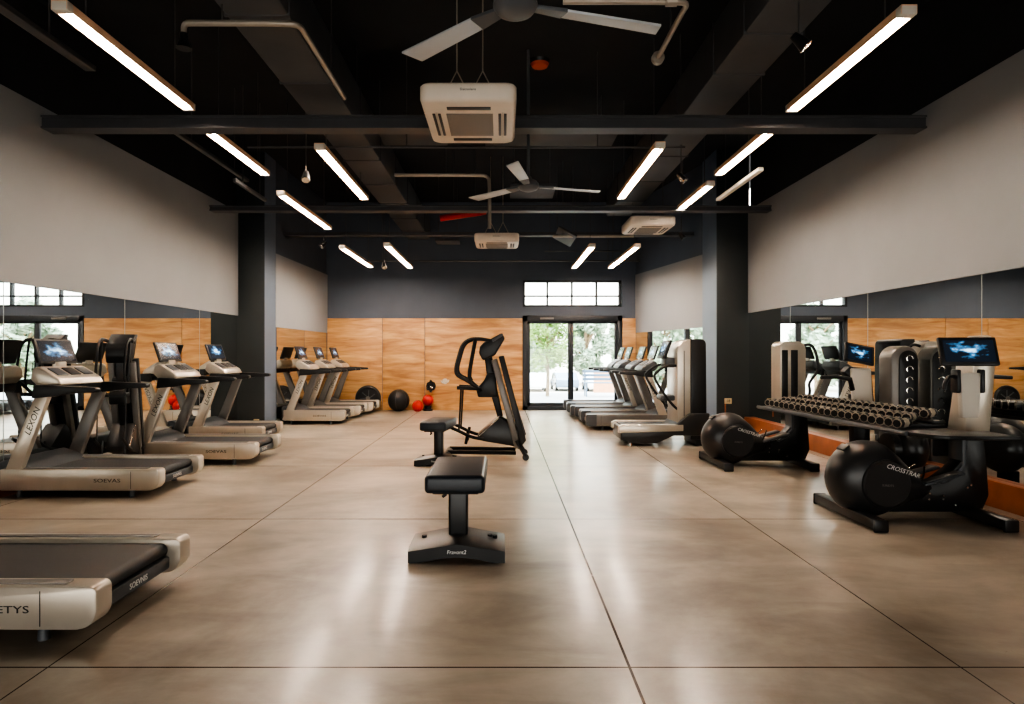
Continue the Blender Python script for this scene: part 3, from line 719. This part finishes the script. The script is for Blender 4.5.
# ------------------------------------------------------------------ flywheel trainers at right
BALL = (-.35, .335)
def trainer(label, loc, console):
    t = thing('elliptical_trainer', label, 'elliptical trainer', loc, 0, 'black flywheel trainers by the right mirror')
    out = arc(BALL[0], BALL[1], .325, 62, 300, 26) + [(-.02, .13), (.12, .17), (.2, .26), (.17, .32), (.05, .38), (-.08, .52)]
    MB().inflate(out, BALL, 0, .215, 14, 2.3).build('flywheel_housing', M['blacksatin'], t, angle=60)
    for s in (-1, 1):
        mb = MB()
        cx, cz = BALL[0]+.06, BALL[1]-.01
        for r0, r1, y0, y1 in ((.2, .2, .1, .215), (.2, .185, .215, .228)): mb.cyl((cx, s*y0, cz), (cx, s*y1, cz), r0, r1, 40)
        sc_ = mb.build('side_cover', M['blacksatin'], t)
        if s < 0:
            text('CROSSTRAR', .052, M['whiteink'], basis((BALL[0]+.185, -.2295, BALL[1]+.1), (.94, 0, -.3), (.3, 0, .94)), sc_, 'lettering', shear=.2)
            text('SUNDTS', .026, M['silverdark'], basis((BALL[0]+.06, -.2295, BALL[1]-.02), (1, 0, -.05), (.05, 0, 1)), sc_, 'lettering')
    mb = MB()
    fr = [(-.45, .06), (.6, .06), (.66, .2), (.64, .5), (.62, .72), (.42, .72), (.44, .6), (.43, .5), (.36, .42), (.24, .33), (.12, .28), (0, .3), (-.3, .3)]
    mb.prism(fr, 'y', -.075, .075, .012, 2); mb.build('main_frame', M['blackmetal'], t)
    mb = MB(); mb.prism([(.425, .46), (.36, .39), (.24, .31), (.27, .3), (.39, .37), (.455, .46), (.46, .66), (.42, .7)], 'y', -.09, .09, .006); mb.build('mast_edge', M['graphite'], t)
    for x in (-.5, .52):
        b = MB(); b.box((x, 0, .055), (.105, .96, .085), .012); fb = b.build('foot_bar', M['blackmetal'], t)
        for s in (-1, 1): MB().box((x, s*.485, .05), (.115, .03, .1), .012).build('end_cap', M['black'], fb)
    for s in (-1, 1):
        mb = MB(); mb.box((.2, s*.15, .36), (.34, .11, .025), .01, Matrix.Rotation(-.28, 3, 'Y')); p = mb.build('pedal', M['graphite'], t)
        MB().box((.2, s*.15, .376), (.3, .08, .008), .003, Matrix.Rotation(-.28, 3, 'Y')).build('pedal_tread', M['silverdark'], p)
        MB().tube([(.04, s*.15, .34), (.09, s*.1, .4), (.12, s*.06, .44)], .008, 6, 1).build('crank_link', M['chrome'], t)
    for x, z in ((.15, .22), (.145, .17), (.27, .2), (.265, .17), (.37, .12), (.47, .27), (.5, .29)):
        MB().cyl((x, -.085, z), (x, -.07, z), .008, seg=8).build('bolt', M['chrome'], t)
    MB().box((BALL[0]-.19, 0, BALL[1]+.265), (.07, .12, .02), .008, Matrix.Rotation(-.65, 3, 'Y')).build('vent_cap', M['black'], t)
    if console == 'screen':
        mb = MB(); mb.prism([(.46, .72), (.68, .72), (.74, 1.48)] + arc(.66, 1.5, .06, 10, 100, 4) + [(.56, 1.5), (.53, 1.2)], 'y', -.06, .16, .015, 2); mb.build('console_tower', M['silver'], t)
        mb = MB(); mb.prism([(.6, .75), (.7, .75), (.76, 1.5), (.66, 1.55)], 'y', .1, .2, .015, 2); mb.build('tower_back', M['blackmetal'], t)
        mb = MB(); mb.prism([(.42, .86), (.56, .86), (.58, 1.24), (.4, 1.24)], 'y', -.1, -.04, .012, 2); mb.build('neck_panel', M['offwhite'], t)
        for x in (.38, .585):
            mb = MB(); mb.box((x, -.07, 1.17), (.035, .09, .2), .012); mb.build('neck_bracket', M['black'], t)
        mb = MB(); mb.tube([(.38, -.09, 1.2), (.3, -.12, 1.22), (.25, -.13, 1.17), (.24, -.13, 1.1)], .018, 8, 2); mb.build('handle', M['black'], t)
        rot = Matrix.Rotation(-.14, 3, 'Z') @ Matrix.Rotation(-.3, 3, 'X'); c0 = Vector((.46, -.1, 1.42))
        mb = MB(); mb.box(c0, (.45, .04, .25), .012, rot); b = mb.build('screen_housing', M['black'], t)
        o = MB(); o.box((0, 0, 0), (.39, .004, .19)); so = o.build('screen', M['screenfront'], b); so.location = c0+rot @ Vector((0, -.0215, 0)); so.rotation_euler = rot.to_euler()
    else:
        pr = [(-.17+.5, .73), (.3+.33, .73), (.63, 1.46)] + arc(.53, 1.46, .1, 0, 90, 5) + [(.42, 1.56)] + arc(.38, 1.49, .07, 90, 180, 5) + [(.31, .73)]
        mb = MB(); mb.prism(pr, 'y', -.03, .25, .03, 3); mb.build('console_tower', M['silver'], t)
        for x, w in ((.365, .075), (.485, .085)): 
            MB().box((x, -.034, 1.1), (w, .012, .7), .005).build('tower_inlay', M['black'], t)
        mb = MB(); mb.tube([(.62, .05, 1.5), (.72, .04, 1.53), (.78, .04, 1.46), (.82, .04, 1.3), (.83, .04, 1.2), (.74, .04, 1.08), (.7, .04, 1.02), (.72, .04, .93), (.7, .04, .85), (.63, .05, .84)], .018, 8, 2); mb.build('handle', M['black'], t)
    return t
trainer('nearer black flywheel trainer at right with lit console screen', (3.47, 5.5, 0), 'screen')
trainer('farther black flywheel trainer beside the right column, with blank silver pillar', (3.2, 8.1, 0), 'tower')

# ------------------------------------------------------------------ dumbbell shelf
t = thing('dumbbell_shelf', 'long black shelf spanning the flywheel trainers, covered with dumbbells', 'shelf', (3.6, 6.6, .72))
o0 = Vector((3.6, 6.6))
sp = [(3.2, 8.0), (3.36, 5.3), (3.44, 5.1), (3.52, 5.04), (4.06, 5.0), (4.06, 5.36), (3.9, 5.36), (3.8, 8.0)]
MB().prism([(x-o0.x, y-o0.y) for x, y in sp], 'z', 0, .035, .008, 2).build('shelf_board', M['blackmetal'], t)
for k, zz in ((1, .03), (2, .06)):
    off = .215*k-.005
    pl = [(3.2+off, 7.95), (3.34+off, 5.6), (3.88, 5.6), (3.79, 7.95)]
    MB().prism([(x-o0.x, y-o0.y) for x, y in pl], 'z', .035+zz-.03, .035+zz, .004).build('tier', M['blackmetal'], t)
MB().tube([(3.2-o0.x, 1.4, .02), (3.355-o0.x, -1.3, .02)], .022, 8).build('front_edge', M['graphite'], t)
# dumbbells
def dumbbell_mesh():
    mb = MB()
    for s in (-1, 1):
        mb.mi = 0; mb.cyl((s*.045, 0, 0), (s*.098, 0, 0), .05, .047, 8); mb.cyl((s*.098, 0, 0), (s*.104, 0, 0), .04, .036, 8)
        mb.mi = 1; mb.cyl((s*.094, 0, 0), (s*.1, 0, 0), .0482, .046, 8); mb.cyl((s*.04, 0, 0), (s*.046, 0, 0), .046, .05, 8)
    mb.mi = 1; mb.cyl((-.05, 0, 0), (.05, 0, 0), .016, seg=10)
    return mb
first = None
nrow = 21
ROWS = ('front', 'middle', 'back')
for r in range(3):
    for i in range(nrow):
        u = (i+.5)/nrow
        y0 = (5.45, 5.66, 5.72)[r]; y = y0+(7.92-y0)*u
        xe = 3.36+(3.2-3.36)*(y-5.3)/2.7
        x = xe+.1+.208*r+rnd.uniform(-.005, .005)
        if first is None:
            o = dumbbell_mesh().build('dumbbell', [M['black'], M['silver']]); first = o
            o['category'] = 'dumbbell'
        else:
            o = first.copy(); COL.objects.link(o)
        o.scale = (.88, .88, .88); o.location = (x, y, .755+.03*r+.052); o.rotation_euler = (rnd.choice((0, PI/8)), rnd.uniform(-.02, .02), .62+rnd.uniform(-.1, .1))
        end = 'at the near end' if i < 4 else 'at the far end' if i >= nrow-4 else 'in the middle stretch'
        tag(o, 'black dumbbell with pale ends, %s row of the shelf, %s' % (ROWS[r], end), None, 'dumbbells %s of the %s shelf row' % (end, ROWS[r]))

# added slim machine and pillar standing in for reflections in the right mirror
t = thing('bike_reflection_stand_in', 'slim machine with tilted screen, stand-in for a mirror reflection behind the dumbbell shelf', 'exercise machine', (4.02, 7.2, 0))
MB().box((.0, -.5, .07), (.1, .8, .06), .015).build('stand_in_floor_beam', M['blackmetal'], t)
hb = MB(); hb.sphere((.06, -.72, .45), (.19, .25, .25), 32, 20); hb.build('flywheel_housing', M['blacksatin'], t)  # part of the mirror reflection stand-in
MB().cyl((-.14, -.74, .45), (-.08, -.74, .45), .15, .17, 32).build('side_cover', M['blacksatin'], t)
MB().box((.0, -.72, .15), (.08, .2, .16), .01).build('stand_in_bracket', M['blackmetal'], t)
MB().box((-.04, 0, .04), (.3, .3, .08), .015).build('base', M['blackmetal'], t)
mb = MB(); mb.prism([(-.08, .08), (.1, .08), (.08, .95), (-.1, .95)], 'y', -.06, .06, .015); mb.build('post', M['blackmetal'], t)
mb = MB(); mb.prism([(-.12, .82), (.1, .82), (.08, 1.24), (-.14, 1.24)], 'y', -.1, -.05, .015, 2); mb.build('neck_panel', M['offwhite'], t)
mb = MB(); mb.prism([(.08, .82), (.14, .82), (.1, 1.24), (-.14, 1.26), (-.2, 1.2), (-.1, 1.1)], 'y', -.06, .06, .012, 2); mb.build('neck_frame', M['black'], t)
mb = MB(); mb.tube([(-.12, -.08, 1.0), (-.16, -.1, 1.12), (-.32, -.12, 1.15), (-.5, -.14, 1.14)], [.028, .028, .024, .02], 10, 0); mb.build('handle', M['black'], t)
rot = Matrix.Rotation(.2, 3, 'Y') @ Matrix.Rotation(-.3, 3, 'X'); c0 = Vector((-.06, -.1, 1.4))
mb = MB(); mb.box(c0, (.33, .035, .22), .01, rot); b = mb.build('screen_housing', M['black'], t)
o = MB(); o.box((0, 0, 0), (.27, .004, .17)); so = o.build('screen', M['screenfront'], b); so.location = c0+rot @ Vector((0, -.019, 0)); so.rotation_euler = rot.to_euler()  # screen of the mirror reflection stand-in
t = thing('tower_reflection_stand_in', 'rounded pillar with perforated dark front, stand-in for a mirror reflection behind the dumbbell shelf', 'exercise machine', (4.36, 7.02, 0))
MB().box((0, 0, .03), (.3, .34, .06), .012).build('base', M['blackmetal'], t)
pr = [(-.15, .06), (.15, .06), (.15, 1.34)] + arc(0, 1.34, .15, 0, 180, 14)
mb = MB(); mb.prism(pr, 'y', -.1, .14, .03, 3); mb.build('casing', M['silverdark'], t)
pr = [(-.07, .3), (.13, .3), (.13, 1.34)] + arc(.03, 1.34, .1, 0, 180, 12)
mb = MB(); mb.prism(pr, 'y', -.112, -.09, .006); fp = mb.build('front_plate', M['black'], t)
for k in range(7):
    mb = MB(); mb.tube([(.04+.035*math.cos(a), -.114, .66+k*.115+.035*math.sin(a)) for a in [j*PI/4 for j in range(6)]], .006, 6); mb.build('grip_hook', M['chrome'], fp)

# ------------------------------------------------------------------ benches
def bench(label, loc, rz):
    t = thing('flat_bench', label, 'bench', loc, rz, 'black flat benches')
    mb = MB(); mb.box((0, 0, .56), (.39, .8, .12), .03, None, 4); mb.build('seat', M['vinyl'], t)
    MB().box((0, 0, .49), (.3, .62, .02), .004).build('seat_plate', M['blackmetal'], t)
    mb = MB(); mb.box((0, .0, .29), (.135, .11, .4), .018, None, 3); mb.build('post', M['blackmetal'], t)
    # splayed base with a bow tie outline and an arched underside
    tb = bmesh.new()
    def row(y, pts): return [tb.verts.new((x, y, z)) for x, z in pts]
    hw = .325
    base = MB()
    n = 16
    outl_top = []
    xs = [-hw+2*hw*i/n for i in range(n+1)]
    def half(x): return .215
    def topz(x): return .155-.06*abs(x/hw)
    def botz(x): return .0 if abs(x) > .235 else .035*(1-(x/.235)**2)
    R = []
    for x in xs:
        h = half(x); R.append([tb.verts.new(v) for v in ((x, -h, botz(x)), (x, h, botz(x)), (x, h, topz(x)*.8), (x, h*.7, topz(x)), (x, -h*.7, topz(x)), (x, -h, topz(x)*.8))])
    for i in range(n):
        for k in range(6): tb.faces.new((R[i][k], R[i][(k+1) % 6], R[i+1][(k+1) % 6], R[i+1][k]))
    tb.faces.new(R[0]); tb.faces.new(list(reversed(R[-1]))); bmesh.ops.recalc_face_normals(tb, faces=tb.faces)
    base._merge(tb); b = base.build('base', M['blackmetal'], t, angle=25)
    text('Fravont2', .036, M['whiteink'], basis((.0, -.2165, .072), (1, 0, 0), (0, .15, 1)), b, 'lettering', shear=.15)
    for x, y in ((-.24, 0), (.22, .02), (.255, .0)):
        MB().cyl((x, y, .1), (x, y, .128), .018, seg=10).build('bolt', M['black'], t)
    mb = MB(); mb.cyl((-.09, -.12, .47), (-.09, -.12, .44), .012); mb.cyl((-.095, -.12, .44), (-.085, -.12, .425), .018); mb.build('lock_pin', M['black'], t)
    return t
b1 = bench('nearest black padded flat bench standing in the middle of the floor', (-.305, 4.5, 0), 0)
copy_thing(b1, 'smaller looking black flat bench in front of the folded climber', (-.8, 8.11, 0), math.radians(-8)).scale = (.84, .84, .92)

# ------------------------------------------------------------------ folded climber in the middle
def climber(label, loc, rz):
    t = thing('folded_climber', label, 'exercise machine', loc, rz, 'black climbers with loop handles')
    k = 1/75.3
    def P(px, py, y=0): return ((px-490)*k, y, (460-py)*k)
    def P2(px, py): return ((px-490)*k, (460-py)*k)
    # long folded rails
    for y in (-.17, .17):
        mb = MB(); mb.prism([P2(491, 361), P2(497, 359), P2(521, 446), P2(515, 449)], 'y', y-.05, y+.05, .012, 2); r = mb.build('folded_rail', M['silverdark'], t)
    mb = MB(); mb.prism([P2(498.5, 357), P2(504, 356), P2(526, 440), P2(521, 446)], 'y', -.24, .24, .012, 2); mb.build('folded_deck', M['black'], t)
    mb = MB(); mb.prism([P2(503, 367), P2(505, 366), P2(526, 434), P2(524.5, 436)], 'y', -.2, .2, .004); mb.build('deck_belt', M['graphite'], t)
    # mast
    mb = MB(); mb.prism([P2(484, 356), P2(492, 355), P2(496, 385), P2(503, 417), P2(498, 420), P2(491, 396), P2(487, 378)], 'y', -.06, .06, .01); mb.build('mast', M['blackmetal'], t)
    mb = MB(); mb.prism([P2(484, 381), P2(487, 374), P2(495, 373), P2(498, 398), P2(478, 398), P2(476, 390)], 'y', -.13, .13, .02, 2); mb.build('motor_box', M['black'], t)
    # shroud
    mb = MB(); mb.prism([P2(500, 416), P2(477, 436), P2(482, 441), P2(512, 446), P2(520, 450), P2(515, 428)], 'y', -.19, .19, .02, 2); mb.build('lower_shroud', M['blacksatin'], t)
    MB().tube([P(479, 436, -.195), P(499, 418, -.195)], .006, 6).build('shroud_trim', M['chrome'], t)
    # console
    mb = MB(); mb.prism([P2(480, 347), P2(484, 343), P2(502, 333.5), P2(505, 339), P2(495, 356), P2(483, 361), P2(479, 354)], 'y', -.2, .2, .02, 3); c = mb.build('console', M['black'], t)
    mb = MB(); mb.prism([P2(492, 340.5), P2(502.5, 334), P2(503.5, 336), P2(493, 343)], 'y', -.215, .215, .004); mb.build('screen_rim', M['graphite'], c)
    # loop handles
    for y in (-.22, .22):
        mb = MB(); mb.tube([P(490, 341, y*.9), P(480, 339.3, y), P(470, 339.6, y), P(462.5, 345, y), P(459, 357, y), P(455.8, 369, y), P(457, 376, y), P(468, 381, y), P(476, 388, y*.8), P(481, 391, y*.5)], .022, 10, 2)
        h = mb.build('loop_handle', M['black'], t)
        MB().tube([P(475, 340.5, y), P(472, 356, y), P(468.4, 377, y), P(471, 382, y)], .017, 8, 1).build('inner_handle', M['black'], h)
        MB().tube([P(457.5, 388, y), P(470, 388.6, y), P(480, 389.5, y*.6)], .024, 10, 0).build('grip', M['black'], t)
        MB().tube([P(461.5, 389, y), P(460.8, 405, y), P(459.4, 431, y)], .012, 8, 1).build('strut', M['blackmetal'], t)
        MB().tube([P(451, 427, y), P(460, 431, y), P(472, 437, y*.95), P(484, 439, y*.9)], .022, 8, 1).build('pedal_arm', M['black'], t)
        MB().tube([P(468.5, 430, y*.8), P(466, 444, y*.8)], .02, 8).build('base_post', M['blackmetal'], t)
        MB().tube([P(448, 452, y*.8), P(480, 452.5, y*.8), P(516, 453, y*.8)], .026, 8).build('base_bar', M['blackmetal'], t)
        MB().tube([P(516, 440, y), P(522, 450, y), P(525.5, 456, y)], .025, 8).build('rear_leg', M['blackmetal'], t)
        MB().cyl(P(525.5, 456.5, y-.02), P(525.5, 456.5, y+.02), .045, seg=18).build('wheel', M['black'], t)
    MB().cyl(P(448, 455, -.28), P(448, 455, .28), .05, seg=14).build('front_stabiliser', M['black'], t)
    return t
climber('black folded climber machine in the middle of the hall before the oak wall', (-.16, 8.62, 0), math.radians(0))
climber('black climber with loop handles, stand-in for a left mirror reflection between two treadmills', (-4.54, 7.62, 0), math.radians(100)).scale = (.66, .68, .98)  # added machine in place of a reflection in the left mirror

# ------------------------------------------------------------------ balls and gear along the back wall
t = thing('weight_plate_wheel', 'large black round spoked wheel leaning on the oak wall beside the treadmills', 'weight', (-3.3, 15.78, 0))
mb = MB(); mb.tube([(.27*math.cos(a), 0, .31+.27*math.sin(a)) for a in [k*2*PI/36 for k in range(36)]], .05, 12, 0, True); mb.cyl((0, -.03, .31), (0, .03, .31), .25, seg=36); mb.build('rim', M['black'], t)
for k in range(7):
    a = k*2*PI/7+.3; MB().tube([(.05*math.cos(a), -.035, .31+.05*math.sin(a)), (.2*math.cos(a+.25), -.04, .31+.2*math.sin(a+.25))], .012, 6).build('spoke', M['graphite'], t)
MB().cyl((0, -.05, .31), (0, .02, .31), .05, seg=18).build('hub', M['silverdark'], t)
def med_ball(name, label, loc, r, mt, mt2, cat, group=None):
    t = thing(name, label, cat, loc, .4, group)
    MB().sphere((0, 0, r), r, 36, 20).build('ball_shell', mt, t)
    for k in range(3):
        a = k*PI/3
        MB().tube([(r*1.002*math.cos(b)*math.cos(a), r*1.002*math.cos(b)*math.sin(a), r+r*1.002*math.sin(b)) for b in [j*2*PI/36 for j in range(36)]], .006, 6, 0, True).build('seam', mt2, t)
    return t
med_ball('medicine_ball', 'black ribbed medicine ball on the floor in front of the oak wall', (-2.53, 15.68, 0), .265, M['black'], M['graphite'], 'ball')
med_ball('medicine_ball', 'left one of the two red medicine balls by the oak wall', (-2.05, 15.58, 0), .135, M['red'], M['redpipe'], 'ball', 'red medicine balls')
med_ball('medicine_ball', 'right one of the two red medicine balls, on the black stand', (-1.83, 15.81, .124), .135, M['red'], M['redpipe'], 'ball', 'red medicine balls')
MB_ = MB(); MB_.cyl((0, 0, 0), (0, 0, .04), .12, seg=24); MB_.cyl((0, 0, .04), (0, 0, .118), .08, .09, 24)
tag(MB_.build('ball_stand', M['black'], None, (-1.83, 15.81, 0)), 'low black stand under the right red medicine ball', 'stand')
t = thing('wall_hook_rack', 'round black accessory cluster hanging on the oak wall above the red balls', 'accessory', (-1.77, 15.97, .6))
MB().cyl((0, -.03, .0), (0, .01, .0), .12, seg=24).build('mount_plate', M['black'], t)
for k in range(6):
    a = k*PI/3; MB().tube([(.06*math.cos(a), -.05, .06*math.sin(a)), (.12*math.cos(a+.5), -.08, .17*math.sin(a+.5)), (.05*math.cos(a+1), -.06, .1*math.sin(a+1))], .02, 8, 1).build('strap', M['black'], t)
MB().sphere((.02, -.08, -.03), .035).build('buckle', M['chrome'], t)
t = thing('wall_hook', 'small pale metal hook on the oak wall right of the black cluster', 'hook', (-1.42, 15.97, .72))
MB().cyl((0, .01, 0), (0, -.02, 0), .07, seg=18).build('hook_plate', M['silver'], t)
MB().tube([(0, -.02, 0), (.02, -.08, .0), (.08, -.1, -.03), (.1, -.08, .04)], .014, 8, 1).build('hook_arm', M['silver'], t)
MB().tube([(-.03, -.02, -.02), (-.06, -.07, -.05), (-.1, -.06, .02)], .014, 8, 1).build('hook_arm', M['silver'], t)

# small plates on the columns
t = thing('wall_sign', 'small tan number plate on a short post on the right column', 'sign', (4.13, YCR-.004, .3))
MB().box((0, -.008, .09), (.022, .02, .3), .003).build('post', M['plinth'], t)
MB().box((.05, -.012, .23), (.13, .02, .1), .004).build('plate', M['tan'], t)
text('18', .075, M['ink'], basis((.05, -.0235, .23), (1, 0, 0), (0, 0, 1)), t)
t = thing('wall_socket', 'small brass floor level socket on the left column', 'socket', (-4.6, YC-.004, .1))
MB().box((0, -.01, .04), (.1, .03, .08), .006).build('socket_box', M['tan'], t)

# ------------------------------------------------------------------ outside
g = struct(MB().box((1.8, 19.7, -.06), (16, 7.2, .1)).build('ground_terrace', M['paving']))
g = struct(MB().box((2, 62, -1.5), (140, 78, .1)).build('ground_car_park', M['asphalt']))
def tree(label, loc, h, tr, crown, leaf, nleaf, seed, lsz=.12, group=None, zlo=.38):
    rr = random.Random(seed)
    t = thing('tree', label, 'tree', loc, 0, group)
    mb = MB(); mb.tube([(0, 0, 0), (.03, .02, h*.3), (-.04, 0, h*.6), (0, 0, h*.9)], [tr, tr*.8, tr*.6, tr*.2], 8, 0)
    for k in range(9):
        a = rr.uniform(0, 2*PI); z = h*rr.uniform(.28, .7); L = crown*rr.uniform(.5, .9)
        mb.tube([(0, 0, z), (math.cos(a)*L*.5, math.sin(a)*L*.5, z+L*.55), (math.cos(a)*L, math.sin(a)*L, z+L*.9)], [tr*.45, tr*.3, tr*.12], 6)
    mb.build('trunk', M['bark'], t)
    fm = bmesh.new()
    cl = []
    for k in range(26):
        a = rr.uniform(0, 2*PI); z = rr.uniform(zlo, .97); R = crown*(math.sin((z-zlo+.08)/(1.12-zlo)*PI)**.6)*rr.uniform(.2, .95)
        cl.append((math.cos(a)*R, math.sin(a)*R, z*h, crown*rr.uniform(.25, .42)))
    for i in range(nleaf):
        cx, cy, cz, cr = cl[i % len(cl)]
        v = Vector((rr.gauss(0, 1), rr.gauss(0, 1), rr.gauss(0, 1))).normalized()*cr*rr.random()**.5
        c = Vector((cx, cy, cz))+v
        u = Vector((rr.gauss(0, 1), rr.gauss(0, 1), rr.gauss(0, .6))).normalized(); w_ = u.orthogonal().normalized()
        s_ = lsz*rr.uniform(.6, 1.3)
        fm.faces.new([fm.verts.new(c+p) for p in (u*s_, w_*s_*.45, -u*s_, -w_*s_*.45)])
    me = bpy.data.meshes.new('foliage'); fm.to_mesh(me); fm.free(); me.materials.append(leaf)
    o = bpy.data.objects.new('foliage', me); COL.objects.link(o); o.parent = t
tree('slender bright green young tree in front of the left door leaf', (1.5, 21.2, 0), 2.75, .06, .95, M['leafa'], 2600, 3, .075)
BT = [(3.3, 60, 6.2, 2.5, 0), (7.9, 60, 6.9, 2.1, 0), (13.2, 68, 7.2, 2.2, 0), (-1.8, 64, 6.2, 2.5, 0)]
NM = ['hazy tree behind the young tree, seen through the left leaf', 'tall hazy tree seen through the middle of the right leaf', 'tall hazy tree at the right edge of the right leaf', 'hazy tree beyond the car park left of the door view', 'farthest left hazy tree beyond the car park', 'farthest right hazy tree beyond the car park']
for i, (x, y, h, c, _) in enumerate(BT[:4]):
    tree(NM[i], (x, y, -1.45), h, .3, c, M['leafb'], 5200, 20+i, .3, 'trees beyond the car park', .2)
MT = [(24.5, 46, 'hazy tree outside showing left of the door mullion in the left mirror'), (30, 48.5, 'hazy tree outside showing between door mullion and frame in the left mirror'), (36, 46, 'hazy tree outside showing at the far left of the left mirror'),
 (-15.5, 50, 'hazy tree outside showing in the right mirror beside the column'), (-21, 47, 'hazy tree outside showing in the right mirror behind the slim screen machine stand-in'), (-27, 49, 'hazy tree outside showing in the mirror behind the right treadmills, left half'), (-32.5, 46, 'hazy tree outside showing in the mirror behind the right treadmills, right half')]
for i, (x, y, lb) in enumerate(MT):
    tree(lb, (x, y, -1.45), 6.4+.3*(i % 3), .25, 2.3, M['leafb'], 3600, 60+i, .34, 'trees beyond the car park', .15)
def car(label, loc, rz, paint):
    t = thing('car', label, 'car', loc, rz, 'parked cars outside')
    body = [(-2.1, .3), (2.1, .3), (2.15, .6), (2.0, .82), (1.1, .95), (.55, 1.38), (-.9, 1.42), (-1.7, .98), (-2.12, .9), (-2.15, .5)]
    MB().prism(body, 'y', -.85, .85, .08, 3).build('body', paint, t)
    MB().prism([(.95, .95), (.5, 1.3), (-.85, 1.34), (-1.45, .98)], 'y', -.865, .865, .01).build('window_glass', M['carglass'], t)
    for x in (-1.3, 1.35):
        for s in (-1, 1):
            w_ = MB(); w_.cyl((x, s*.72, .32), (x, s*.88, .32), .32, seg=20); wo = w_.build('wheel', M['black'], t)
            MB().cyl((x, s*.87, .32), (x, s*.89, .32), .2, seg=16).build('hub_cap', M['chrome'], wo)
car('pale car parked outside at the left edge of the door view', (2.5, 50, -1.45), PI/2, M['carwhite'])
car('blue grey car parked outside right of the young tree trunk', (4.9, 50.6, -1.45), PI/2+.05, M['carblue'])
car('pale car parked outside at the left side of the right door leaf', (7.3, 50, -1.45), -PI/2, M['carwhite'])
car('blue grey car parked outside at the right side of the right door leaf', (9.7, 50.4, -1.45), PI/2-.05, M['carblue'])
t = thing('garden_bench', 'blue grey slatted bench on the terrace outside the right door leaf', 'bench', (3.35, 21.2, 0))
mb = MB()
for k in range(4): mb.box((0, -.2+.12*k, .45), (1.3, .09, .03), .005)
mb.build('seat', M['bluegrey'], t)
mb = MB()
for k in range(3): mb.box((0, .26, .56+.13*k), (1.3, .03, .09), .005)
mb.build('backrest', M['bluegrey'], t)
for x in (-.58, .58):
    for y in (-.2, .22): MB().box((x, y, .22 if y < 0 else .44), (.04, .04, .44 if y < 0 else .88)).build('leg', M['bluegrey'], t)
t = thing('low_wall', 'terracotta garden wall outside the right door leaf', 'wall', (5.4, 30, -1.45))
MB().box((0, 0, 1.0), (2.2, .2, 2.1), .01).build('wall_block', M['brick'], t)
MB().box((0, 0, 2.08), (2.3, .28, .06), .01).build('coping', M['paving'], t)

# ------------------------------------------------------------------ light
W = bpy.data.worlds.new('world'); scene.world = W; W.use_nodes = True
nt = W.node_tree; bg = nt.nodes['Background']
tc = nt.nodes.new('ShaderNodeTexCoord'); spx = nt.nodes.new('ShaderNodeSeparateXYZ'); nt.links.new(tc.outputs['Generated'], spx.inputs[0])
rp = nt.nodes.new('ShaderNodeValToRGB'); rp.color_ramp.elements[0].position = .45; rp.color_ramp.elements[0].color = (.62, .6, .56, 1)
rp.color_ramp.elements[1].position = .6; rp.color_ramp.elements[1].color = (.86, .93, 1, 1)
nt.links.new(spx.outputs['Z'], rp.inputs['Fac']); nt.links.new(rp.outputs[0], bg.inputs['Color']); bg.inputs['Strength'].default_value = 9.5
def area(name, loc, rot, sx, sy, power, col):
    l = bpy.data.lights.new(name, 'AREA'); l.shape = 'RECTANGLE'; l.size = sx; l.size_y = sy; l.energy = power; l.color = col
    o = bpy.data.objects.new(name, l); COL.objects.link(o); o.location = loc; o.rotation_euler = rot; return o
sun = bpy.data.lights.new('sun', 'SUN'); sun.energy = 2.0; sun.angle = .05; sun.color = (1, .95, .86)
so = bpy.data.objects.new('sun', sun); COL.objects.link(so); so.rotation_euler = (math.radians(32), math.radians(-14), 0)

# ------------------------------------------------------------------ camera
cam = bpy.data.cameras.new('camera'); co = bpy.data.objects.new('camera', cam); COL.objects.link(co)
co.location = (0, 0, 1.4); co.rotation_euler = (PI/2, 0, 0)
cam.sensor_width = 36; cam.lens = 22.5; cam.shift_x = 10/1024; cam.shift_y = 2/1024
cam.clip_end = 300
scene.camera = co
scene.view_settings.view_transform = 'AgX'
scene.view_settings.look = 'AgX - High Contrast'
scene.view_settings.exposure = 0.28
scene.cycles.use_denoising = True
scene.cycles.max_bounces = 8
scene.cycles.sample_clamp_indirect = 6
